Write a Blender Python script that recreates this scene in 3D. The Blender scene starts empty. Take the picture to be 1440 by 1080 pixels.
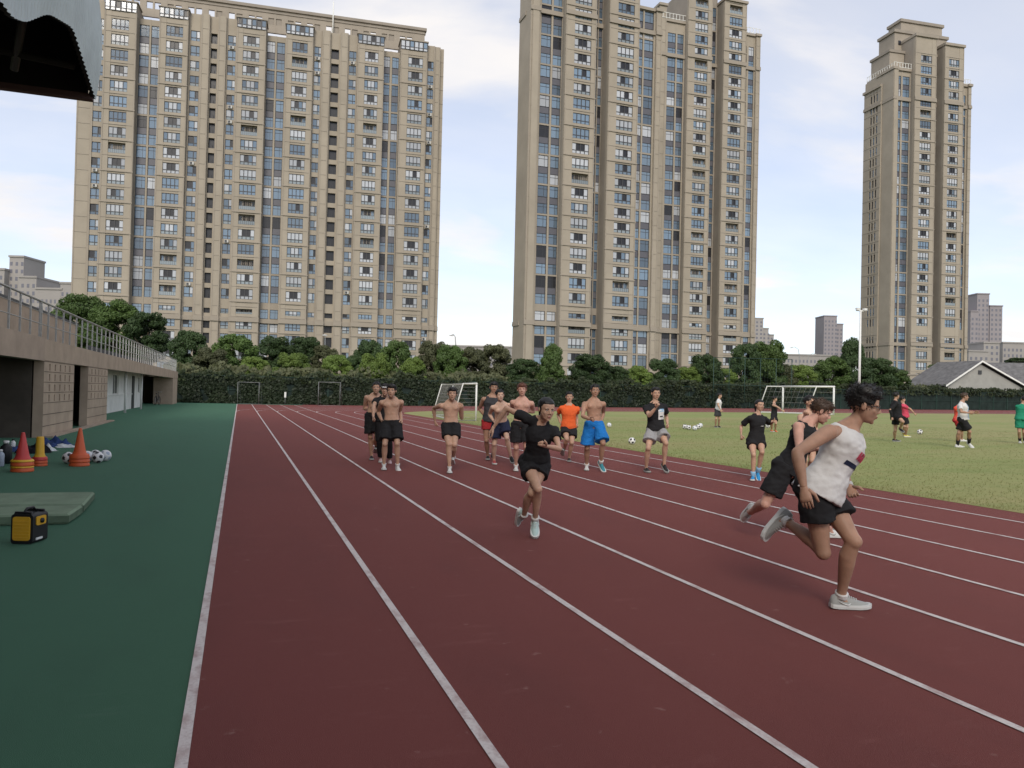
import bpy, bmesh, math, random
import numpy as np
from mathutils import Vector, Matrix, noise, bvhtree
R = math.radians
random.seed(7); rng = np.random.default_rng(7)
scene = bpy.context.scene
col = scene.collection

# ---------------------------------------------------------------- camera
CAM_H = 1.511
YAW, PITCH, ROLL, FPX = R(19.18), R(0.698), R(1.352), 1100.0
_f = Vector((math.sin(YAW)*math.cos(PITCH), math.cos(YAW)*math.cos(PITCH), math.sin(PITCH)))
_r0 = Vector((math.cos(YAW), -math.sin(YAW), 0)); _u0 = _r0.cross(_f)
_r = math.cos(ROLL)*_r0 + math.sin(ROLL)*_u0
_u = -math.sin(ROLL)*_r0 + math.cos(ROLL)*_u0
CAM = Vector((0, 0, CAM_H))
cd = bpy.data.cameras.new('camera'); cam = bpy.data.objects.new('camera', cd); col.objects.link(cam)
cam.matrix_world = Matrix(((_r.x, _u.x, -_f.x, 0), (_r.y, _u.y, -_f.y, 0), (_r.z, _u.z, -_f.z, CAM_H), (0, 0, 0, 1)))
cd.sensor_fit = 'HORIZONTAL'; cd.sensor_width = 36; cd.lens = 36*FPX/1440
cd.clip_start = 0.05; cd.clip_end = 6000
scene.camera = cam

# ---------------------------------------------------------------- sky and sun
SUN_EL, SUN_AZ = R(34), R(202)          # azimuth clockwise from +Y; the light comes over the stand
world = bpy.data.worlds.new('World'); scene.world = world; world.use_nodes = True
wn, wl = world.node_tree.nodes, world.node_tree.links
wn.clear()
def wnode(t, **k):
    n = wn.new(t)
    for a, v in k.items(): setattr(n, a, v)
    return n
sky = wnode('ShaderNodeTexSky', sky_type='NISHITA', sun_disc=False)
sky.sun_elevation = SUN_EL; sky.sun_rotation = SUN_AZ; sky.air_density = 0.75; sky.dust_density = 0.4; sky.ozone_density = 1.5
bg1 = wnode('ShaderNodeBackground'); bg1.inputs[1].default_value = 0.145
wl.new(sky.outputs[0], bg1.inputs[0])
tc = wnode('ShaderNodeTexCoord'); sp = wnode('ShaderNodeSeparateXYZ'); wl.new(tc.outputs['Generated'], sp.inputs[0])
def wmath(op, a, b=None, clamp=False):
    n = wnode('ShaderNodeMath', operation=op, use_clamp=clamp)
    for i, v in enumerate((a, b)):
        if v is None: continue
        if isinstance(v, (int, float)): n.inputs[i].default_value = v
        else: wl.new(v, n.inputs[i])
    return n.outputs[0]
zz = wmath('ADD', wmath('MAXIMUM', sp.outputs[2], 0.0), 0.16)
cx = wmath('DIVIDE', sp.outputs[0], zz); cy = wmath('DIVIDE', sp.outputs[1], zz)
cb = wnode('ShaderNodeCombineXYZ'); wl.new(cx, cb.inputs[0]); wl.new(cy, cb.inputs[1])
nz = wnode('ShaderNodeTexNoise'); nz.inputs['Scale'].default_value = 1.15; nz.inputs['Detail'].default_value = 9; nz.inputs['Roughness'].default_value = 0.52; nz.inputs['Distortion'].default_value = 0.35
mp = wnode('ShaderNodeMapping'); mp.inputs['Location'].default_value = (3.1, 7.4, 0); mp.inputs['Scale'].default_value = (0.8, 1.25, 1)
wl.new(cb.outputs[0], mp.inputs[0]); wl.new(mp.outputs[0], nz.inputs[0])
rp = wnode('ShaderNodeValToRGB'); rp.color_ramp.elements[0].position = 0.36; rp.color_ramp.elements[1].position = 0.64
wl.new(nz.outputs[0], rp.inputs[0])
# thin veil grows towards the horizon
veil = wmath('POWER', wmath('SUBTRACT', 1.0, wmath('MAXIMUM', sp.outputs[2], 0.0), True), 7.0)
mask = wmath('MAXIMUM', wmath('MULTIPLY', rp.outputs[0], 0.92), wmath('MULTIPLY', veil, 0.92))
mask = wmath('MAXIMUM', mask, 0.58)
bg2 = wnode('ShaderNodeBackground')
n2 = wnode('ShaderNodeTexNoise'); n2.inputs['Scale'].default_value = 2.3; n2.inputs['Detail'].default_value = 6
wl.new(mp.outputs[0], n2.inputs[0])
rc = wnode('ShaderNodeValToRGB'); rc.color_ramp.elements[0].position = 0.3; rc.color_ramp.elements[1].position = 0.7
rc.color_ramp.elements[0].color = (0.80, 0.81, 0.86, 1); rc.color_ramp.elements[1].color = (1.0, 0.95, 0.905, 1)
wl.new(n2.outputs[0], rc.inputs[0])
warm = wnode('ShaderNodeMix', data_type='RGBA'); wl.new(veil, warm.inputs[0]); wl.new(rc.outputs[0], warm.inputs[6]); warm.inputs[7].default_value = (0.98, 0.905, 0.85, 1)
wl.new(warm.outputs[2], bg2.inputs[0]); bg2.inputs[1].default_value = 0.72
mx = wnode('ShaderNodeMixShader'); wl.new(mask, mx.inputs[0]); wl.new(bg1.outputs[0], mx.inputs[1]); wl.new(bg2.outputs[0], mx.inputs[2])
wo = wnode('ShaderNodeOutputWorld'); wl.new(mx.outputs[0], wo.inputs[0])
sd = bpy.data.lights.new('sun', 'SUN'); sun = bpy.data.objects.new('sun', sd); col.objects.link(sun)
sd.energy = 1.5; sd.angle = R(24); sd.color = (1.0, 0.91, 0.78)
_sv = Vector((math.sin(SUN_AZ)*math.cos(SUN_EL), math.cos(SUN_AZ)*math.cos(SUN_EL), math.sin(SUN_EL)))
sun.rotation_euler = _sv.to_track_quat('Z', 'Y').to_euler(); sun.location = (-20, -20, 40)
vs = scene.view_settings; vs.view_transform = 'Standard'; vs.look = 'None'; vs.gamma = 1; vs.use_curve_mapping = False
vs.exposure = 0.56
scene.cycles.max_bounces = 6; scene.cycles.transparent_max_bounces = 12

# ---------------------------------------------------------------- helpers
def ray(px, py): return _f*FPX + _r*(px-720) - _u*(py-540)       # direction with unit depth * FPX
def at(px, py, zc): return CAM + ray(px, py)*(zc/FPX)
SLOPE = 0.008
def zg(x): return SLOPE*max(0.0, min(x, 130.0)-10.4)              # the field rises gently away from the track
def gp(px, py):
    d = ray(px, py); t = -CAM_H/d.z
    for _ in range(25):
        p = CAM + d*t; t = (zg(p.x)-CAM_H)/d.z
    return CAM + d*t
def depth(p): return (Vector(p)-CAM).dot(_f)

def tag(o, label=None, cat=None, group=None, kind=None):
    for k, v in (('label', label), ('category', cat), ('group', group), ('kind', kind)):
        if v: o[k] = v
    return o
def empty(name, loc=(0, 0, 0), rz=0, label=None, cat=None, group=None, parent=None):
    o = bpy.data.objects.new(name, None); o.empty_display_size = 0.1; col.objects.link(o)
    o.location = loc; o.rotation_euler = (0, 0, rz)
    if parent: o.parent = parent
    return tag(o, label, cat, group)
def obj(name, me, parent=None, loc=None, rot=None, scale=None, label=None, cat=None, group=None, kind=None):
    o = bpy.data.objects.new(name, me); col.objects.link(o)
    if parent is not None: o.parent = parent
    if loc is not None: o.location = loc
    if rot is not None: o.rotation_euler = rot
    if scale is not None: o.scale = scale
    return tag(o, label, cat, group, kind)
def copy_tree(o, parent=None):
    c = o.copy(); col.objects.link(c); c.parent = parent
    for ch in o.children: copy_tree(ch, c)
    return c

class MB:
    def __init__(s): s.v, s.f, s.m, s.sm = [], [], [], []
    def add(s, vs, fs, m=0, sm=False):
        o = len(s.v); s.v += [tuple(q) for q in vs]
        for f in fs: s.f.append(tuple(i+o for i in f)); s.m.append(m); s.sm.append(sm)
        return s
    def box(s, x0, x1, y0, y1, z0, z1, m=0):
        return s.add([(x0,y0,z0),(x1,y0,z0),(x1,y1,z0),(x0,y1,z0),(x0,y0,z1),(x1,y0,z1),(x1,y1,z1),(x0,y1,z1)],
                     [(0,3,2,1),(4,5,6,7),(0,1,5,4),(1,2,6,5),(2,3,7,6),(3,0,4,7)], m)
    def quad(s, a, b, c, d, m=0): return s.add([a,b,c,d], [(0,1,2,3)], m)
    def prism(s, poly, axis, a, b, m=0):
        """poly: 2-D points, extruded along axis 'x','y' or 'z' from a to b"""
        n = len(poly)
        P = {'x': lambda p,t: (t,p[0],p[1]), 'y': lambda p,t: (p[0],t,p[1]), 'z': lambda p,t: (p[0],p[1],t)}[axis]
        vs = [P(p,a) for p in poly]+[P(p,b) for p in poly]
        fs = [tuple(range(n))[::-1], tuple(range(n,2*n))]+[(i,(i+1)%n,n+(i+1)%n,n+i) for i in range(n)]
        return s.add(vs, fs, m)
    def rings(s, rings, m=0, cap=True, sm=True):
        n = len(rings[0]); vs = [p for r in rings for p in r]; fs = []
        for k in range(len(rings)-1):
            for i in range(n):
                j = (i+1) % n; fs.append((k*n+i, k*n+j, (k+1)*n+j, (k+1)*n+i))
        if cap: fs += [tuple(range(n))[::-1], tuple((len(rings)-1)*n+i for i in range(n))]
        return s.add(vs, fs, m, sm)
    def tube(s, pts, rad, n=8, m=0, sm=True, ref=None):
        pts = [Vector(p) for p in pts]
        if not isinstance(rad, (list, tuple)): rad = [rad]*len(pts)
        rs = []; prev = None
        for i, p in enumerate(pts):
            t = (pts[min(i+1,len(pts)-1)]-pts[max(i-1,0)])
            if t.length < 1e-9: t = Vector((0,0,1))
            t.normalize()
            a = prev if prev is not None else (Vector(ref) if ref else (Vector((1,0,0)) if abs(t.x) < .9 else Vector((0,1,0))))
            a = (a - t*a.dot(t)); a.normalize(); b = t.cross(a); prev = a
            rs.append([p + (a*math.cos(q)+b*math.sin(q))*rad[i] for q in [2*math.pi*k/n for k in range(n)]])
        return s.rings(rs, m, True, sm)
    def lathe(s, prof, n=16, c=(0,0,0), m=0, sm=True):
        rs = [[(c[0]+r*math.cos(2*math.pi*k/n), c[1]+r*math.sin(2*math.pi*k/n), c[2]+z) for k in range(n)] for r, z in prof]
        return s.rings(rs, m, True, sm)
    def ell(s, c, r, n=12, k=8, m=0, M=None):
        c = Vector(c); rs = []
        for i in range(1, k):
            th = math.pi*i/k; z = -math.cos(th); q = math.sin(th)
            ring = [Vector((r[0]*q*math.cos(2*math.pi*j/n), r[1]*q*math.sin(2*math.pi*j/n), r[2]*z)) for j in range(n)]
            if M is not None: ring = [M @ p for p in ring]
            rs.append([c+p for p in ring])
        lo, hi = Vector((0,0,-r[2])), Vector((0,0,r[2]))
        if M is not None: lo, hi = M @ lo, M @ hi
        o = len(s.v); s.rings(rs, m, False)
        a = len(s.v); s.v += [tuple(c+lo), tuple(c+hi)]
        last = o+(k-2)*n
        for j in range(n):
            s.f.append((a, o+(j+1)%n, o+j)); s.m.append(m); s.sm.append(True)
            s.f.append((a+1, last+j, last+(j+1)%n)); s.m.append(m); s.sm.append(True)
        return s
    def mesh(s, name, mats=()):
        me = bpy.data.meshes.new(name); me.from_pydata(s.v, [], s.f)
        for m in (mats if isinstance(mats, (list, tuple)) else [mats]): me.materials.append(m)
        me.polygons.foreach_set('material_index', s.m); me.polygons.foreach_set('use_smooth', s.sm); me.update()
        return me
    def build(s, name, mats, parent=None, **k): return obj(name, s.mesh(name, mats), parent, **k)

def fast_mesh(name, verts, quads, mats, mi=None):
    """numpy quads"""
    me = bpy.data.meshes.new(name); nv, nq = len(verts), len(quads)
    me.vertices.add(nv); me.vertices.foreach_set('co', verts.astype(np.float32).ravel())
    me.loops.add(nq*4); me.loops.foreach_set('vertex_index', quads.astype(np.int32).ravel())
    me.polygons.add(nq); me.polygons.foreach_set('loop_start', np.arange(0, nq*4, 4, dtype=np.int32))
    for m in (mats if isinstance(mats, (list, tuple)) else [mats]): me.materials.append(m)
    if mi is not None: me.polygons.foreach_set('material_index', mi.astype(np.int32))
    me.update(calc_edges=True); return me

# ---------------------------------------------------------------- materials
def mat(name, c, rough=.8, spec=.5, metal=0., noise_s=None, noise_a=.25, c2=None, bump=0., bump_s=40., coords='Object', rnd=0., detail=4, sss=0.):
    m = bpy.data.materials.new(name); m.use_nodes = True; nt = m.node_tree; b = nt.nodes['Principled BSDF']
    b.inputs['Base Color'].default_value = (*c, 1); b.inputs['Roughness'].default_value = rough
    b.inputs['Specular IOR Level'].default_value = spec; b.inputs['Metallic'].default_value = metal
    if sss: b.inputs['Subsurface Weight'].default_value = sss; b.inputs['Subsurface Radius'].default_value = (.012,.005,.003); b.inputs['Subsurface Scale'].default_value = 1.
    t = nt.nodes.new('ShaderNodeTexCoord'); out = None
    if noise_s:
        n = nt.nodes.new('ShaderNodeTexNoise'); n.inputs['Scale'].default_value = noise_s; n.inputs['Detail'].default_value = detail; n.inputs['Roughness'].default_value = .65
        nt.links.new(t.outputs[coords], n.inputs[0])
        r = nt.nodes.new('ShaderNodeValToRGB'); r.color_ramp.elements[0].position = .32; r.color_ramp.elements[1].position = .68
        a = c2 if c2 else tuple(x*(1-noise_a) for x in c); z = c if c2 else tuple(min(1, x*(1+noise_a)) for x in c)
        r.color_ramp.elements[0].color = (*a, 1); r.color_ramp.elements[1].color = (*z, 1)
        nt.links.new(n.outputs[0], r.inputs[0]); out = r.outputs[0]
    if rnd:
        oi = nt.nodes.new('ShaderNodeObjectInfo'); mr = nt.nodes.new('ShaderNodeMapRange'); mr.inputs[3].default_value = 1-rnd; mr.inputs[4].default_value = 1+rnd
        nt.links.new(oi.outputs['Random'], mr.inputs[0])
        mx = nt.nodes.new('ShaderNodeMix'); mx.data_type = 'RGBA'; mx.blend_type = 'MULTIPLY'; mx.inputs[0].default_value = 1
        if out: nt.links.new(out, mx.inputs[6])
        else: mx.inputs[6].default_value = (*c, 1)
        cmb = nt.nodes.new('ShaderNodeCombineColor')
        for i in range(3): nt.links.new(mr.outputs[0], cmb.inputs[i])
        nt.links.new(cmb.outputs[0], mx.inputs[7]); out = mx.outputs[2]
    if out: nt.links.new(out, b.inputs['Base Color'])
    if bump:
        n = nt.nodes.new('ShaderNodeTexNoise'); n.inputs['Scale'].default_value = bump_s; n.inputs['Detail'].default_value = 5
        nt.links.new(t.outputs[coords], n.inputs[0])
        bp = nt.nodes.new('ShaderNodeBump'); bp.inputs['Strength'].default_value = bump; bp.inputs['Distance'].default_value = .02
        nt.links.new(n.outputs[0], bp.inputs['Height']); nt.links.new(bp.outputs[0], b.inputs['Normal'])
    return m
def leaf_mat(name, c, c2, s=.6, tr=.25):
    m = mat(name, c, .55, .35, noise_s=s, c2=c2, rnd=.15); nt = m.node_tree; b = nt.nodes['Principled BSDF']
    t = nt.nodes.new('ShaderNodeBsdfTranslucent'); mx = nt.nodes.new('ShaderNodeMixShader'); mx.inputs[0].default_value = tr
    src = b.inputs['Base Color'].links[0].from_socket; nt.links.new(src, t.inputs[0])
    nt.links.new(b.outputs[0], mx.inputs[1]); nt.links.new(t.outputs[0], mx.inputs[2])
    nt.links.new(mx.outputs[0], nt.nodes['Material Output'].inputs[0]); return m
def surf_mat(name, layers, base, rough, spec, bump, bump_s, sheen=None):
    """ground: base colour mixed with stains; layers = (scale, lo, hi, colour, amount, stretch)"""
    m = bpy.data.materials.new(name); m.use_nodes = True; nt = m.node_tree; N, L = nt.nodes, nt.links; b = N['Principled BSDF']
    b.inputs['Roughness'].default_value = rough; b.inputs['Specular IOR Level'].default_value = spec
    if sheen: b.inputs['Sheen Weight'].default_value = sheen[0]; b.inputs['Sheen Roughness'].default_value = sheen[1]; b.inputs['Sheen Tint'].default_value = (*sheen[2], 1)
    g = N.new('ShaderNodeNewGeometry'); cur = None
    for i, (sc, lo, hi, c, am, st) in enumerate(layers):
        mpn = N.new('ShaderNodeMapping'); mpn.inputs['Scale'].default_value = st; L.new(g.outputs['Position'], mpn.inputs[0]); mpn.inputs['Location'].default_value = (i*13.7, i*5.1, 0)
        n = N.new('ShaderNodeTexNoise'); n.inputs['Scale'].default_value = sc; n.inputs['Detail'].default_value = 6; n.inputs['Roughness'].default_value = .6; L.new(mpn.outputs[0], n.inputs[0])
        r = N.new('ShaderNodeMapRange'); r.inputs[1].default_value = lo; r.inputs[2].default_value = hi; r.inputs[4].default_value = am; L.new(n.outputs[0], r.inputs[0])
        mx = N.new('ShaderNodeMix'); mx.data_type = 'RGBA'; L.new(r.outputs[0], mx.inputs[0])
        if cur is None: mx.inputs[6].default_value = (*base, 1)
        else: L.new(cur, mx.inputs[6])
        mx.inputs[7].default_value = (*c, 1); cur = mx.outputs[2]
    L.new(cur, b.inputs['Base Color'])
    n = N.new('ShaderNodeTexNoise'); n.inputs['Scale'].default_value = bump_s; n.inputs['Detail'].default_value = 3; L.new(g.outputs['Position'], n.inputs[0])
    bp = N.new('ShaderNodeBump'); bp.inputs['Strength'].default_value = bump; bp.inputs['Distance'].default_value = .006
    L.new(n.outputs[0], bp.inputs['Height']); L.new(bp.outputs[0], b.inputs['Normal'])
    return m
M = {}
M['track'] = surf_mat('track_rubber', [(.22,.35,.7,(.155,.043,.039),.8,(1,.35,1)), (1.3,.5,.75,(.092,.030,.029),.65,(1,.3,1)), (2.2,.60,.74,(.21,.088,.078),.5,(.7,2.6,1)), (220,.40,.66,(.19,.066,.060),.55,(1,1,1)), (7,.66,.71,(.27,.16,.14),.5,(1,1,1))],
                      (.128,.037,.034), .85, .10, .7, 260, (.26,.26,(.85,.38,.34)))
M['apron'] = surf_mat('green_rubber', [(.3,.35,.7,(.046,.120,.074),.7,(1,.3,1)), (1.6,.5,.75,(.032,.072,.047),.65,(1,.4,1)), (3,.60,.74,(.075,.125,.092),.45,(.6,2.4,1)), (220,.40,.66,(.065,.135,.092),.5,(1,1,1)), (7,.68,.72,(.14,.17,.14),.4,(1,1,1))],
                      (.039,.095,.058), .85, .12, .7, 260, (.22,.26,(.38,.80,.55)))
M['grass'] = surf_mat('pitch_grass', [(.085,.40,.58,(.30,.245,.12),.9,(.45,1.5,1)), (.4,.5,.70,(.125,.185,.045),.75,(.6,1.8,1)), (1.5,.56,.8,(.33,.27,.15),.6,(.6,1.6,1)), (9,.45,.75,(.12,.16,.045),.5,(1,1,1)), (40,.3,.75,(.11,.14,.04),.4,(1,1,1))],
                      (.205,.235,.075), .95, .1, .9, 50, (.25,.4,(.75,.8,.42)))
M['ground'] = surf_mat('park_ground', [(.05,.4,.6,(.09,.11,.05),.8,(1,1,1)), (.6,.5,.7,(.14,.13,.10),.6,(1,1,1))], (.06,.09,.035), .95, .1, .5, 10)
def line_mat(name, c):
    m = surf_mat(name, [(9,.48,.68,(.30,.16,.15),.7,(1,.5,1)), (55,.5,.72,(.32,.24,.23),.5,(1,1,1))], c, .7, .3, .5, 200); return m
M['line'] = line_mat('line_paint', (.62,.56,.54))

# ---------------------------------------------------------------- ground, apron, track, pitch
def strip_sheet(name, mat_, x0, x1, y0, y1, dz, kind='structure', label=None, parent=None):
    xs = sorted({x0, x1} | {b for b in (10.4, 130.0) if x0 < b < x1}); mb = MB()
    ye = y1 if callable(y1) else (lambda x: y1)
    for a, b in zip(xs[:-1], xs[1:]):
        mb.quad((a,y0,zg(a)+dz),(b,y0,zg(b)+dz),(b,ye(b),zg(b)+dz),(a,ye(a),zg(a)+dz))
    return mb.build(name, mat_, parent, label=label, kind=kind)
YF = lambda x: 76.0 + .085*max(0, x)            # line of the boundary fence
strip_sheet('ground', M['ground'], -2500, 3000, -1500, 3500, -.03, label='park ground and streets beyond the sports field')
strip_sheet('green_apron', M['apron'], -16, -.205, -60, 75.6, .0, label='dark green rubber apron between the stand and the track')
track = strip_sheet('running_track', M['track'], -.205, 150, -60, lambda x: YF(x)-.6, .0, label='red rubber running track with white lane lines')
ch = MB(); ch.quad((-.205,73.4,.004),(5.5,73.4,.004),(5.5,75.7,.004),(-.205,75.7,.004))
ch.build('green_strip', M['apron'], label='thin green strip behind the end of the straight', kind='structure')
# grass pitch with rounded corner
GX, GY, GR = 10.4, 60.3, 9.4
mb = MB(); pts = [(GX,-60),(GX,GY-GR)] + [(GX+GR-GR*math.cos(a), GY-GR+GR*math.sin(a)) for a in np.linspace(0, math.pi/2, 14)[1:]] + [(130.,GY+5.),(130.,-60)]
P3 = [(x,y,zg(x)+.004) for x, y in pts]; mb.add(P3, [tuple(range(len(P3)))[::-1]])
mb.build('grass_pitch', M['grass'], label='worn grass football pitch inside the track', kind='structure')
# lane lines
X0, LW, w2 = -.18, 1.22, .025
def path_line(pts, z=.005):
    mb = MB(); pts = [Vector((p[0],p[1],0)) for p in pts]; L_, R_ = [], []
    for i, p in enumerate(pts):
        t = (pts[min(i+1,len(pts)-1)]-pts[max(i-1,0)]).normalized(); n = Vector((-t.y,t.x,0))*w2
        L_.append((p.x+n.x,p.y+n.y,zg(p.x)+z)); R_.append((p.x-n.x,p.y-n.y,zg(p.x)+z))
    for i in range(len(pts)-1): mb.quad(R_[i],R_[i+1],L_[i+1],L_[i])
    return mb
for i in range(9):
    X = X0+i*LW; Rr = 20.0-i*LW
    arc = [(X,-60),(X,20),(X,51)] + [(X+Rr-Rr*math.cos(a), 51+Rr*math.sin(a)) for a in np.linspace(0, math.pi/2, 22)[1:]] + [(60,51+Rr),(130,51+Rr+4)]
    path_line(arc).build('lane_line', M['line'], track)
    if i < 5: path_line([(X,51.1),(X,73.3)], .006).build('lane_line', M['line'], track)
# ---------------------------------------------------------------- grandstand
M['stone'] = mat('brown_stone', (.44,.345,.26), .85, .2, noise_s=1.2, noise_a=.13, bump=.15, bump_s=25)
M['stone2'] = mat('brown_stone_beam', (.42,.33,.255), .85, .2, noise_s=.8, noise_a=.15, bump=.15, bump_s=20)
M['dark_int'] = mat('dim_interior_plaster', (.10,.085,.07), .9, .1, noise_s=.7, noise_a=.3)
M['white_wall'] = mat('cream_plaster', (.80,.80,.76), .8, .2, noise_s=1.5, noise_a=.08)
M['steel'] = mat('brushed_steel', (.55,.55,.54), .35, .5, .85, noise_s=6, noise_a=.1)
M['dark_metal'] = mat('dark_metal', (.05,.052,.055), .5, .5)
M['dark_glass'] = mat('dark_window_glass', (.02,.025,.025), .12, .6)
M['corr'] = mat('corrugated_sheet', (.47,.52,.53), .5, .4, .2, noise_s=.9, noise_a=.1)
M['under'] = mat('canopy_shade_black', (.022,.022,.025), .9, .1)  # near-black: the unlit dark inside the canopy is put into the colour
M['rust'] = mat('brown_edge_beam', (.09,.055,.055), .8, .2)
M['seat'] = mat('charcoal_seat_plastic', (.045,.047,.055), .5, .4)

def wall_holes(mb, X0_, X1_, ys, zs, holes, m=0):
    """wall in the YZ plane between X0_ and X1_, grid lines ys, zs; cells in holes are left open"""
    for i in range(len(ys)-1):
        for j in range(len(zs)-1):
            if (i, j) not in holes: mb.box(X0_, X1_, ys[i], ys[i+1], zs[j], zs[j+1], m)
stand = empty('grandstand', (-5.05,24.3,0), 0, 'long low brown stone grandstand with steel railing beside the green apron', 'grandstand')
def sb(name, mb, m, parent=stand):
    return mb.build(name, m, parent, loc=Vector((5.05,-24.3,0)) if parent is stand else (0,0,0))
sb('parapet', MB().box(-5.33,-5.02,-40,24.22,2.10,2.72), M['stone2'])
sb('parapet', MB().box(-5.33,-5.05,24.25,73,2.12,2.70), M['stone'])
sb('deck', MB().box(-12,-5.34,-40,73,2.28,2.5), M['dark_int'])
for y0, y1 in ((24.4,28.5),(31.0,35.3)):
    w = MB(); n = 5; mg = .34; pit = (y1-y0-2*mg)/n
    ys = [y0]; 
    for k in range(n): c = y0+mg+pit*(k+.5); ys += [c-.085, c+.085]
    ys.append(y1)
    zs = [0]
    for k in range(4): zs += [.98+.29*k, .98+.29*k+.19]
    zs.append(2.115)
    wall_holes(w, -5.31, -5.06, ys, zs, {(i,j) for i in range(1,2*n+1,2) for j in range(1,9,2)})
    pw = sb('perforated_wall', w, M['stone'])
    for zj in (.30,.62,.94,1.225,1.515,1.805,2.09): MB().box(-5.059,-5.052,y0+.002,y1-.002,zj,zj+.014).build('course_line', M['dark_int'], pw)
for y in (28.9,):
    d = sb('door', MB().box(-6.3,-6.2,28.2,31.4,0,2.28), M['under'])
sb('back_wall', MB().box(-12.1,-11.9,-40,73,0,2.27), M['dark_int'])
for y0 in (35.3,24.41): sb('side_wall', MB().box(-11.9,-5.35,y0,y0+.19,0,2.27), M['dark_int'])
ww = MB(); ys = [35.5]; wins = [(39.5,42.1),(46.5,48.6),(50.6,52.2),(57.4,58.6)]
for a, b in wins: ys += [a, b]
ys.append(60.0)
wall_holes(ww, -6.6, -6.4, ys, [0,.95,2.0,2.27], {(i,1) for i in range(1,2*len(wins)+1,2)})
sb('plaster_wall', ww, M['white_wall'])
for a, b in wins:
    wv = sb('window', MB().box(-6.53,-6.50,a,b,.95,2.0), M['dark_glass'])
    fr = MB()
    for yy in (a, (a+b)/2-.03, b-.06): fr.box(-6.495,-6.46,yy,yy+.06,.95,2.0)
    fr.box(-6.494,-6.461,a,b,.951,1.0).build('frame', M['white_wall'], wv)
sb('door', MB().box(-6.39,-6.35,54.2,55.2,0,2.05), M['dark_metal'])
for y in (46.2, 53.4): sb('downpipe', MB().tube([(-5.75,y,0),(-5.75,y,2.28)], .06, 8), M['white_wall'])
sb('ledge', MB().box(-6.4,-6.33,35.5,54.1,.90,.95), M['white_wall'])
sb('end_pillar', MB().box(-6.5,-5.07,68.3,72.9,0,2.115), M['stone'])
sb('end_wall', MB().box(-11.9,-6.5,72.7,72.9,0,2.27), M['stone'])
sb('terrace_wall', MB().box(-7.4,-7.2,-40,41,2.5,4.2).box(-7.45,-7.15,-40,41,4.2,4.27,1), [M['stone'], M['dark_metal']])
sb('terrace_step', MB().box(-12,-7.4,-40,41,2.5,3.4).box(-12,-8.6,-40,41,3.4,4.0).box(-12,-9.8,-40,41,4.0,4.6), M['stone2'])
rail = sb('railing', MB().tube([(-5.16,-30,3.74),(-5.16,73,3.70)], .032, 8), M['steel'])
rl = Vector((0,0,0))
MB().tube([(-5.16,-30,3.12),(-5.16,73,3.10)], .014, 6).tube([(-5.16,-30,3.44),(-5.16,73,3.42)], .010, 6).build('lower_rail', M['steel'], rail)
pm = MB().box(-.022,.022,-.022,.022,0,1.02).mesh('post', M['steel'])
y = 12.2
while y < 73.1:
    obj('post', pm, rail, loc=(-5.16, y, 2.69)); y += 1.0
obj('post', pm, rail, loc=(-5.16, 24.35, 2.69))
# seats on the deck behind the railing
sm_ = MB().box(-.2,.2,-.2,.2,.38,.43).box(-.26,-.2,-.2,.2,.43,.85).box(-.1,.1,-.15,.15,0,.38).mesh('stadium_seat', M['seat'])
for k in range(52):
    obj('stadium_seat', sm_, None, loc=(-6.7, 42+.58*k, 2.5), label='charcoal plastic seat in the row behind the steel railing', cat='seat', group='seats behind the railing')

# canopy over the near end of the stand
cano = empty('stand_canopy', (-4,24,9.3), 0, 'dark corrugated canopy roof jutting over the near end of the stand', 'canopy')
ZB = ([-40,10,16,16.9,18.55,20.5,22.1,24.0],[7.6,7.7,7.97,8.28,9.2,9.77,9.55,9.3])
_zy = np.arange(-40,24.01,.1); _zz = np.interp(_zy,*ZB); _k = np.exp(-np.linspace(-2,2,13)**2); _k /= _k.sum(); _zz = np.convolve(np.pad(_zz,6,mode='reflect',reflect_type='odd'),_k,'valid')
fv = []; Ys = np.arange(-34, 24.001, .055); nzr = 8
for k, yy in enumerate(Ys):
    zb = float(np.interp(yy, _zy, _zz)); cor = .028 if (k//2) % 2 else 0.
    for j in range(nzr):
        z = zb+(12.6-zb)*j/(nzr-1)
        fv.append((-4.0+.16*math.sin(math.pi*min(1,max(0,(z-9.0)/3.4)))+cor, yy, z))
ff = [(a*nzr+j, (a+1)*nzr+j, (a+1)*nzr+j+1, a*nzr+j+1) for a in range(len(Ys)-1) for j in range(nzr-1)]
fas = MB().add(fv, ff, 0)
inner = [(-.10+x, y_, z) for x, y_, z in fv]
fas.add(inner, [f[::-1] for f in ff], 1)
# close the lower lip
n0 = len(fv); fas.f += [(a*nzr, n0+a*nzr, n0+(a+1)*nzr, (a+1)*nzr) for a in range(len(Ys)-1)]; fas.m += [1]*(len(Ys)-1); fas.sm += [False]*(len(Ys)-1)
CO = Vector((4,-24,-9.3))
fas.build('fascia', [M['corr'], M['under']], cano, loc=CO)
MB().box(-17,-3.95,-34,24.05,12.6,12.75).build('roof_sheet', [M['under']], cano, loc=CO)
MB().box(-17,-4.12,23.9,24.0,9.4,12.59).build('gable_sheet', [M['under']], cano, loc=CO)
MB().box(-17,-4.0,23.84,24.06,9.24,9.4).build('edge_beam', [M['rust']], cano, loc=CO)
MB().box(-17.2,-17,-34,24.05,0,12.75).build('sky_block_wall', [M['under']], cano, loc=CO)  # unseen wall, added to keep sky light from entering behind
for yy in (22.5, 17.5, 12.5, 7.5, 2.5, -2.5):
    MB().tube([(-4.2,yy,9.6 if yy>18 else 8.8),(-8,yy,9.9),(-12,yy,10.2)], .09, 6).build('rafter', M['under'], cano, loc=CO)
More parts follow.
